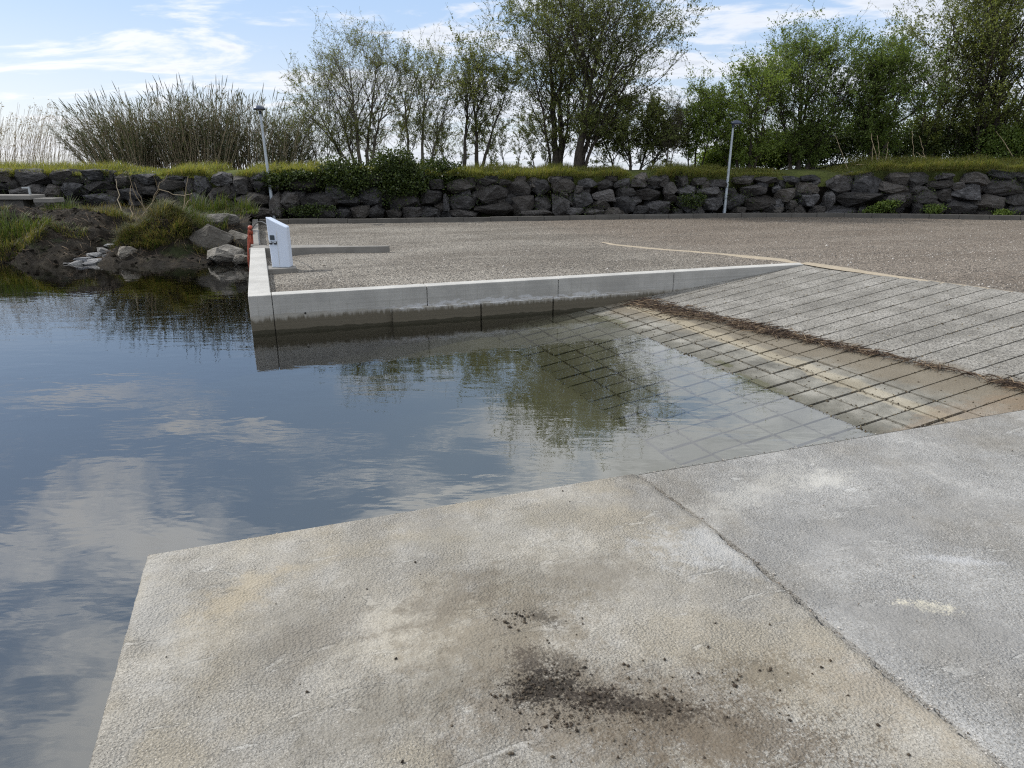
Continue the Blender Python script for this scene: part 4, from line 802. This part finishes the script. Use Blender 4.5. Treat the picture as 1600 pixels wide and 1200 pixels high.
# bare shrub on the bank
root = empty('bare_shrub', (*onY(248, 345, 19.5)[:2], .3), label='leafless shrub with thin pale crossing branches on the bank in front of the rock wall', category='shrub')
br = [((236, 345), (210, 285)), ((238, 345), (208, 300), (200, 270)), ((222, 338), (250, 300), (240, 276)), ((232, 340), (243, 300), (262, 272)), ((214, 345), (202, 300)), ((246, 345), (250, 310)), ((284, 330), (300, 302)), ((248, 296), (275, 306), (300, 303)), ((206, 340), (204, 290)), ((285, 335), (294, 275)), ((190, 330), (184, 300), (181, 280))]
N_ = []
for pl in br:
    p = np.array([onY(u, v, 19.5+R.uniform(-.3, .3)) for u, v in pl]); t = np.linspace(0, len(p)-1, 8); P = np.stack([np.interp(t, np.arange(len(p)), p[:, j]) for j in range(3)], 1); P[1:-1] += R.normal(size=(6, 3))*.02; N_.append(P-np.array(root.location))
V, Fq = tubes(np.array(N_), np.broadcast_to(np.linspace(.014, .006, 8), (len(N_), 8)), 4); link('branches', npmesh('branches', V, Fq), 'reed_stalk', root)

# ------------------------------------------------------------------ lamp posts
def lamp(u, v, vt, ut, azim, label):
    x, y = onz(u, v, -.15); top = onY(ut, vt, y); h = top[2]+.15; root = empty('lamp_post', (x, y, -.15), 0, label=label, category='lamp post', group='lamp posts at the yard edge')
    lx = (top[0]-x)
    P = np.array([[lx*s, 0, h*s-.1*(s == 0)] for s in np.linspace(0, 1, 8)]); Rr = np.linspace(.062, .036, 8)
    me = npmesh('pole', *tubes(P[None], Rr[None], 14), True); link('pole', me, 'pole_steel', root)
    bm = bmesh.new(); bmesh.ops.create_cone(bm, cap_ends=True, segments=16, radius1=.11, radius2=.10, depth=.03); bmobj('base_plate', bm, 'pole_steel', root, (0, 0, .012))
    hd = empty('lamp_head', (0, 0, 0)); hd.parent = root; hd.location = (lx, 0, h); hd.rotation_euler[2] = azim
    bm = bmesh.new(); bmesh.ops.create_cone(bm, cap_ends=True, segments=14, radius1=.045, radius2=.052, depth=.16); bmobj('neck', bm, 'lamp_dark', hd, (0, 0, -.05), smooth=False, bevel=.004)
    # domed shade, offset forward along +x
    prof = [(0, .13), (.06, .127), (.12, .108), (.165, .075), (.19, .03), (.197, 0), (.19, -.012), (.0, -.005)]; bm = bmesh.new(); n = 28; rings = []
    for r, z in prof: rings.append([bm.verts.new((.11+r*1.12*math.cos(k*2*math.pi/n), r*math.sin(k*2*math.pi/n), z)) for k in range(n)] if r > 0 else [bm.verts.new((.11, 0, z))])
    for A, B in zip(rings[:-1], rings[1:]):
        for k in range(n):
            f = [A[k % len(A)], A[(k+1) % len(A)], B[(k+1) % len(B)], B[k % len(B)]]; f = list(dict.fromkeys(f)); bm.faces.new(f)
    bmobj('lamp_shade', bm, 'lamp_dark', hd, (0, 0, .01), smooth=True)
    bm = bmesh.new(); bmesh.ops.create_cone(bm, cap_ends=True, segments=20, radius1=.09, radius2=.11, depth=.03); bmobj('lens', bm, 'lamp_lens', hd, (.11, 0, -.018))
    return root
lamp(429, 346, 172, 406, rad(-80), 'grey steel lamp post with dark domed head, standing behind the white pedestal')
lamp(1131, 338.5, 194, 1146, 0, 'grey steel lamp post with dark head turned right, standing at the kerb before green trees')

# ------------------------------------------------------------------ service pedestal on its plinth, cable, hose
px, py = onz(440, 419, -.03)
bm = bmesh.new(); box(bm, -.36, .25, -.05, .42, -.35, 0); pa, pb = AB(px, py)
bmobj('concrete_plinth', bm, 'beam_concrete', loc=(px, py, -.03), rot=ANG, bevel=.012, label='low concrete plinth under the white service pedestal', category='plinth')
pd = empty('service_pedestal', (px-.03, py+.12, -.03), rad(2), label='white service pedestal with slanted top and black sockets on a concrete plinth', category='pedestal')
outl = [(-.185, .02), (-.17, -.03), (-.02, -.055), (.14, -.03), (.155, .0), (.15, .20), (-.16, .20)]
bm = bmesh.new(); lo = [bm.verts.new((x*.94, y, .0)) for x, y in outl]
def tz(x): return .86-.52*(x+.185)*(1 if x > -.3 else 1)
hi = [bm.verts.new((x*1.0-.012, y, tz(x))) for x, y in outl]; n = len(outl); bm.faces.new(lo[::-1]); bm.faces.new(hi)
for i in range(n): bm.faces.new((lo[i], lo[(i+1) % n], hi[(i+1) % n], hi[i]))
bmobj('body', bm, 'white_paint', pd, bevel=.012)
def face_part(name, x0, x1, z0, z1, d, mat, rnd=.004):
    bm = bmesh.new()
    f = lambda x, y, z: (x, y+(-.03-.0254-.0-(x+.17)*(.025/.15)+.0254), z)
    box(bm, x0, x1, -d, .012, z0, z1, f); return bmobj(name, bm, mat, pd, bevel=rnd)
face_part('display', -.145, -.065, .475, .555, .012, 'screen')
for x0 in (-.165, -.085):
    s_ = face_part('socket', x0, x0+.055, .40, .452, .022, 'black_plastic', .006)
    bm = bmesh.new(); box(bm, x0+.01, x0+.05, -.075-.0, -.062, .425, .449); bmobj('socket_lid', bm, 'pole_steel', pd, bevel=.003)
bm = bmesh.new(); box(bm, -.024, -.019, -.0600, -.05, .02, .62); bmobj('door_seam', bm, 'lamp_lens', pd)
bm = bmesh.new(); box(bm, -.16, .135, -.046, .19, -.0, .018); bmobj('base_trim', bm, 'pole_steel', pd, bevel=.003)
# hose bundle on a bracket at the outer face of the side wall
hx, hy, hz = onY(391, 357, 15.45)
hr = empty('hose_bundle', (hx, hy, hz-.8), 0, label='reddish brown hose coil tied at the top, hanging beside the left wall over the water', category='hose')
lo_ = []
for k in range(9):
    w = .045+.02*R.random(); dpt = R.uniform(-.05, .05); ln_ = .74+.12*R.random(); ph = np.linspace(0, 2*math.pi, 26)
    x = w*np.sin(ph)*(.35+.65*np.clip((1-np.cos(ph))/2, 0, 1))-.09*((1-np.cos(ph))/2)+R.normal()*.012; z = .8-ln_*(1-np.cos(ph))/2+.02*R.normal(); y = dpt*(1-np.cos(ph))/2+.03*np.sin(ph+k); lo_.append(np.stack([x, y, z], 1))
V, Fq = tubes(np.array(lo_), np.full((9, 26), .014), 6); link('coil', npmesh('coil', V, Fq, True), 'hose_red', hr)
bm = bmesh.new(); bmesh.ops.create_cone(bm, cap_ends=True, segments=14, radius1=.055, radius2=.045, depth=.13); bmobj('binding', bm, 'hose_red', hr, (0, 0, .74), smooth=True)
bm = bmesh.new(); bmesh.ops.create_uvsphere(bm, u_segments=12, v_segments=8, radius=.055); bmobj('hose_end', bm, 'hose_red', hr, (.01, -.02, .82), smooth=True)
wa, wb = AB(hx, hy); tx, ty = W(-.27, wb)
bm = bmesh.new(); box(bm, 0, .03, -.015, .015, -.5, 0); box(bm, -.22, .03, -.012, .012, -.0, .02)
bmobj('hose_hook', bm, 'steel_bracket', loc=(hx+.16, hy, hz-.06), label='small steel hook post holding the red hose at the side wall', category='hook')
p0 = np.array([hx+.03, hy-.05, hz-.05]); p1 = np.array([px-.19, py+.25, .62]); t = np.linspace(0, 1, 22)[:, None]; P = p0+(p1-p0)*t+np.array([0, 0, 1])*.16*np.sin(t*math.pi); P = P-p0
link('power_cable', npmesh('cable', *tubes(P[None], np.full((1, 22), .011), 6), True), 'rubber_black', loc=tuple(p0), label='thin black cable arching from the hose bundle to the white pedestal', category='cable')

# ------------------------------------------------------------------ debris line on the ramp, crumbs of soil on the slab
n = 3600; b = R.uniform(3.2, 9.35, n); cl = .1+1.15*vnoise(b*1.6, b*0+1.5); w = .10*cl*np.interp(b, [3.2, 6, 8, 9.35], [.8, .8, 1.3, 1.7]); a = 7.02-.165*b+R.normal(size=n)*w+.10*fbm(b*1.1, b*0+4, 3)
k = R.random(n) < np.clip(cl*1.3-.3, .03, 1); a, b = a[k], b[k]; n = len(a); th = R.uniform(0, math.pi, n)*.55-.9+R.normal(size=n)*.5
Lh = R.uniform(.02, .11, n)*np.where(R.random(n) < .12, 1.7, 1); d = np.stack([np.cos(th), np.sin(th), R.normal(size=n)*.12], 1); z = rampz(a)+.018+.035*R.random(n)**2
C = np.stack([a, b, z], 1); P = C[:, None]+d[:, None]*np.array([-1, 0, 1])[None, :, None]*Lh[:, None, None]; P[:, 1, 2] += .006
V, Fq = tubes(P, np.broadcast_to(np.array([.002, .0042, .002]), (n, 3)), 4); link('reed_debris', npmesh('debris', V, Fq), 'debris', rot=ANG, kind='stuff', label='brown strandline of broken reeds across the boat ramp', category='debris')
cr = []
for (u, v, sx, sy, n) in [(845, 1075, .07, .035, 520), (930, 1092, .06, .025, 240), (1005, 1108, .11, .03, 260), (815, 965, .02, .02, 50), (880, 1125, .06, .02, 200), (940, 1130, .32, .12, 240), (1150, 1120, .22, .1, 160), (700, 1010, .6, .4, 90), (1330, 1150, .4, .2, 60), (850, 800, .8, .3, 60), (800, 970, .03, .03, 60), (880, 1000, .06, .10, 60), (1190, 1050, .08, .03, 60)]:
    a, b = ab_px(u, v); cr.append(np.stack([a+R.normal(size=n)*sx, b+R.normal(size=n)*sy, np.zeros(n)], 1))
C = np.concatenate(cr); C = C[(C[:, 1] < SB-.05) & (C[:, 0] > SA+.03) & (C[:, 0] < 1.75)]; s_ = .0011+.0075*R.random(len(C))**7; C[:, 2] = s_*.4+.0005
chips(C, s_, 'crumbs', 'soil_crumbs', rot=ANG, kind='stuff', label='crumbs of dark soil scattered on the rough concrete', category='soil')
C = np.stack([R.uniform(2, 7, 260), SB-R.random(260)*3.2, np.full(260, -.005)], 1); eb = np.linspace(.4, SB-.02, 420); E1 = np.stack([np.array([joint(q) for q in eb])-.01+R.normal(size=420)*.016, eb, np.full(420, -.006)], 1); E2 = np.stack([R.uniform(SA, 7, 500), SB-.004-.02*R.random(500)**2, np.full(500, -.004)], 1)
C = np.concatenate([C, E1, E2]); chips(C, .0018+.0045*R.random(len(C))**2.5, 'stones', 'pavement_grit', rot=ANG, kind='stuff', label='fine grit lying on the grey concrete', category='grit')

chips(RAMP_SILT, .003+.010*R.random(len(RAMP_SILT))**3, 'silt', 'ramp_silt_crumbs', rot=ANG, kind='stuff', label='brown silt and grit lodged in the joints of the boat ramp', category='grit')
# ------------------------------------------------------------------ light
wd_ = bpy.data.worlds.new("World"); sc.world = wd_; wd_.use_nodes = True; t = NT(wd_.node_tree); bg = t.n['Background']
sky = t.new('ShaderNodeTexSky', sky_type='NISHITA'); sky.sun_disc = False; sky.sun_elevation = SUN_EL; sky.sun_rotation = math.atan2(SUN_AZ[0], SUN_AZ[1]); sky.dust_density = 1.2; sky.air_density = 1.0; sky.ozone_density = 1.5
tc = t.new('ShaderNodeTexCoord').outputs['Generated']; x, y, z = t.sep(tc)
zz = t.math('ADD', t.math('MAXIMUM', z, 0.0), .13); cx = t.math('DIVIDE', x, zz); cy = t.math('DIVIDE', y, zz)
cb = t.new('ShaderNodeCombineXYZ'); t.put(cb.inputs[0], cx); t.put(cb.inputs[1], cy); pv = cb.outputs[0]
n1 = t.noise(t.map(pv, (1.3, .4, 0), (0, 0, .35), (.75, 1.2, 1)), 1.7, 9, .6, .4); n2 = t.noise(t.map(pv, (4, 2, 0)), .36, 3, .5)
n3 = t.noise(t.map(pv, (7, 3, 0), (0, 0, -.2), (1, 1.5, 1)), 5.2, 5, .6, .3)
cov = t.math('ADD', n1, t.math('MULTIPLY_ADD', n2, .6, -.30)); cov = t.math('ADD', cov, t.math('MULTIPLY_ADD', n3, .16, -.08))
cov = t.math('ADD', cov, t.math('MULTIPLY', x, .05)); cov = t.math('ADD', cov, t.ramp(z, .24, .45, 0, .085))
cl = t.ramp(cov, .44, .58); thick = t.ramp(cov, .54, .72); high = t.ramp(z, .27, .5)
sd = t.new('ShaderNodeVectorMath', operation='DOT_PRODUCT'); t.put(sd.inputs[0], tc); sd.inputs[1].default_value = (SUN_AZ[0]*math.cos(SUN_EL), SUN_AZ[1]*math.cos(SUN_EL), math.sin(SUN_EL))
near = t.ramp(sd.outputs['Value'], .35, .95)
ccol = t.mix(thick, t.mix(near, (8.2, 8.5, 9.1), (10.4, 10.4, 10.4)), t.mix(near, (6.0, 6.4, 7.2), (8.6, 8.8, 9.2)))
ccol = t.mix(high, ccol, t.mix(thick, (17.5, 17.6, 17.8), (10.5, 10.5, 10.6)))
blue = t.mix(high, (4.7, 6.6, 9.6), (5.8, 8.0, 11.6))
base = t.mix(t.ramp(z, .0, .24), t.mix(near, (7.8, 8.5, 9.5), (9.8, 10.1, 10.4)), blue)
base = t.mix(.72, sky.outputs[0], base)
t.put(bg.inputs[0], t.mix(t.math('MULTIPLY', cl, .88), base, ccol)); bg.inputs[1].default_value = .085
sun = bpy.data.lights.new('sun', 'SUN'); sun.energy = 3.4; sun.angle = rad(.6); sun.color = (1, .955, .89); so = bpy.data.objects.new('sun', sun); COL.objects.link(so)
dv = Vector((SUN_AZ[0]*math.cos(SUN_EL), SUN_AZ[1]*math.cos(SUN_EL), math.sin(SUN_EL))); so.rotation_euler = dv.to_track_quat('Z', 'Y').to_euler()
sc.view_settings.view_transform = 'Standard'; sc.view_settings.look = 'None'; sc.view_settings.exposure = .42; sc.view_settings.gamma = 1
sc.render.engine = 'CYCLES'; sc.cycles.max_bounces = 6; sc.cycles.diffuse_bounces = 3; sc.cycles.transparent_max_bounces = 16; sc.cycles.caustics_reflective = False; sc.cycles.caustics_refractive = False
try: sc.cycles.use_denoising = False; sc.cycles.filter_width = 1.2
except Exception: pass
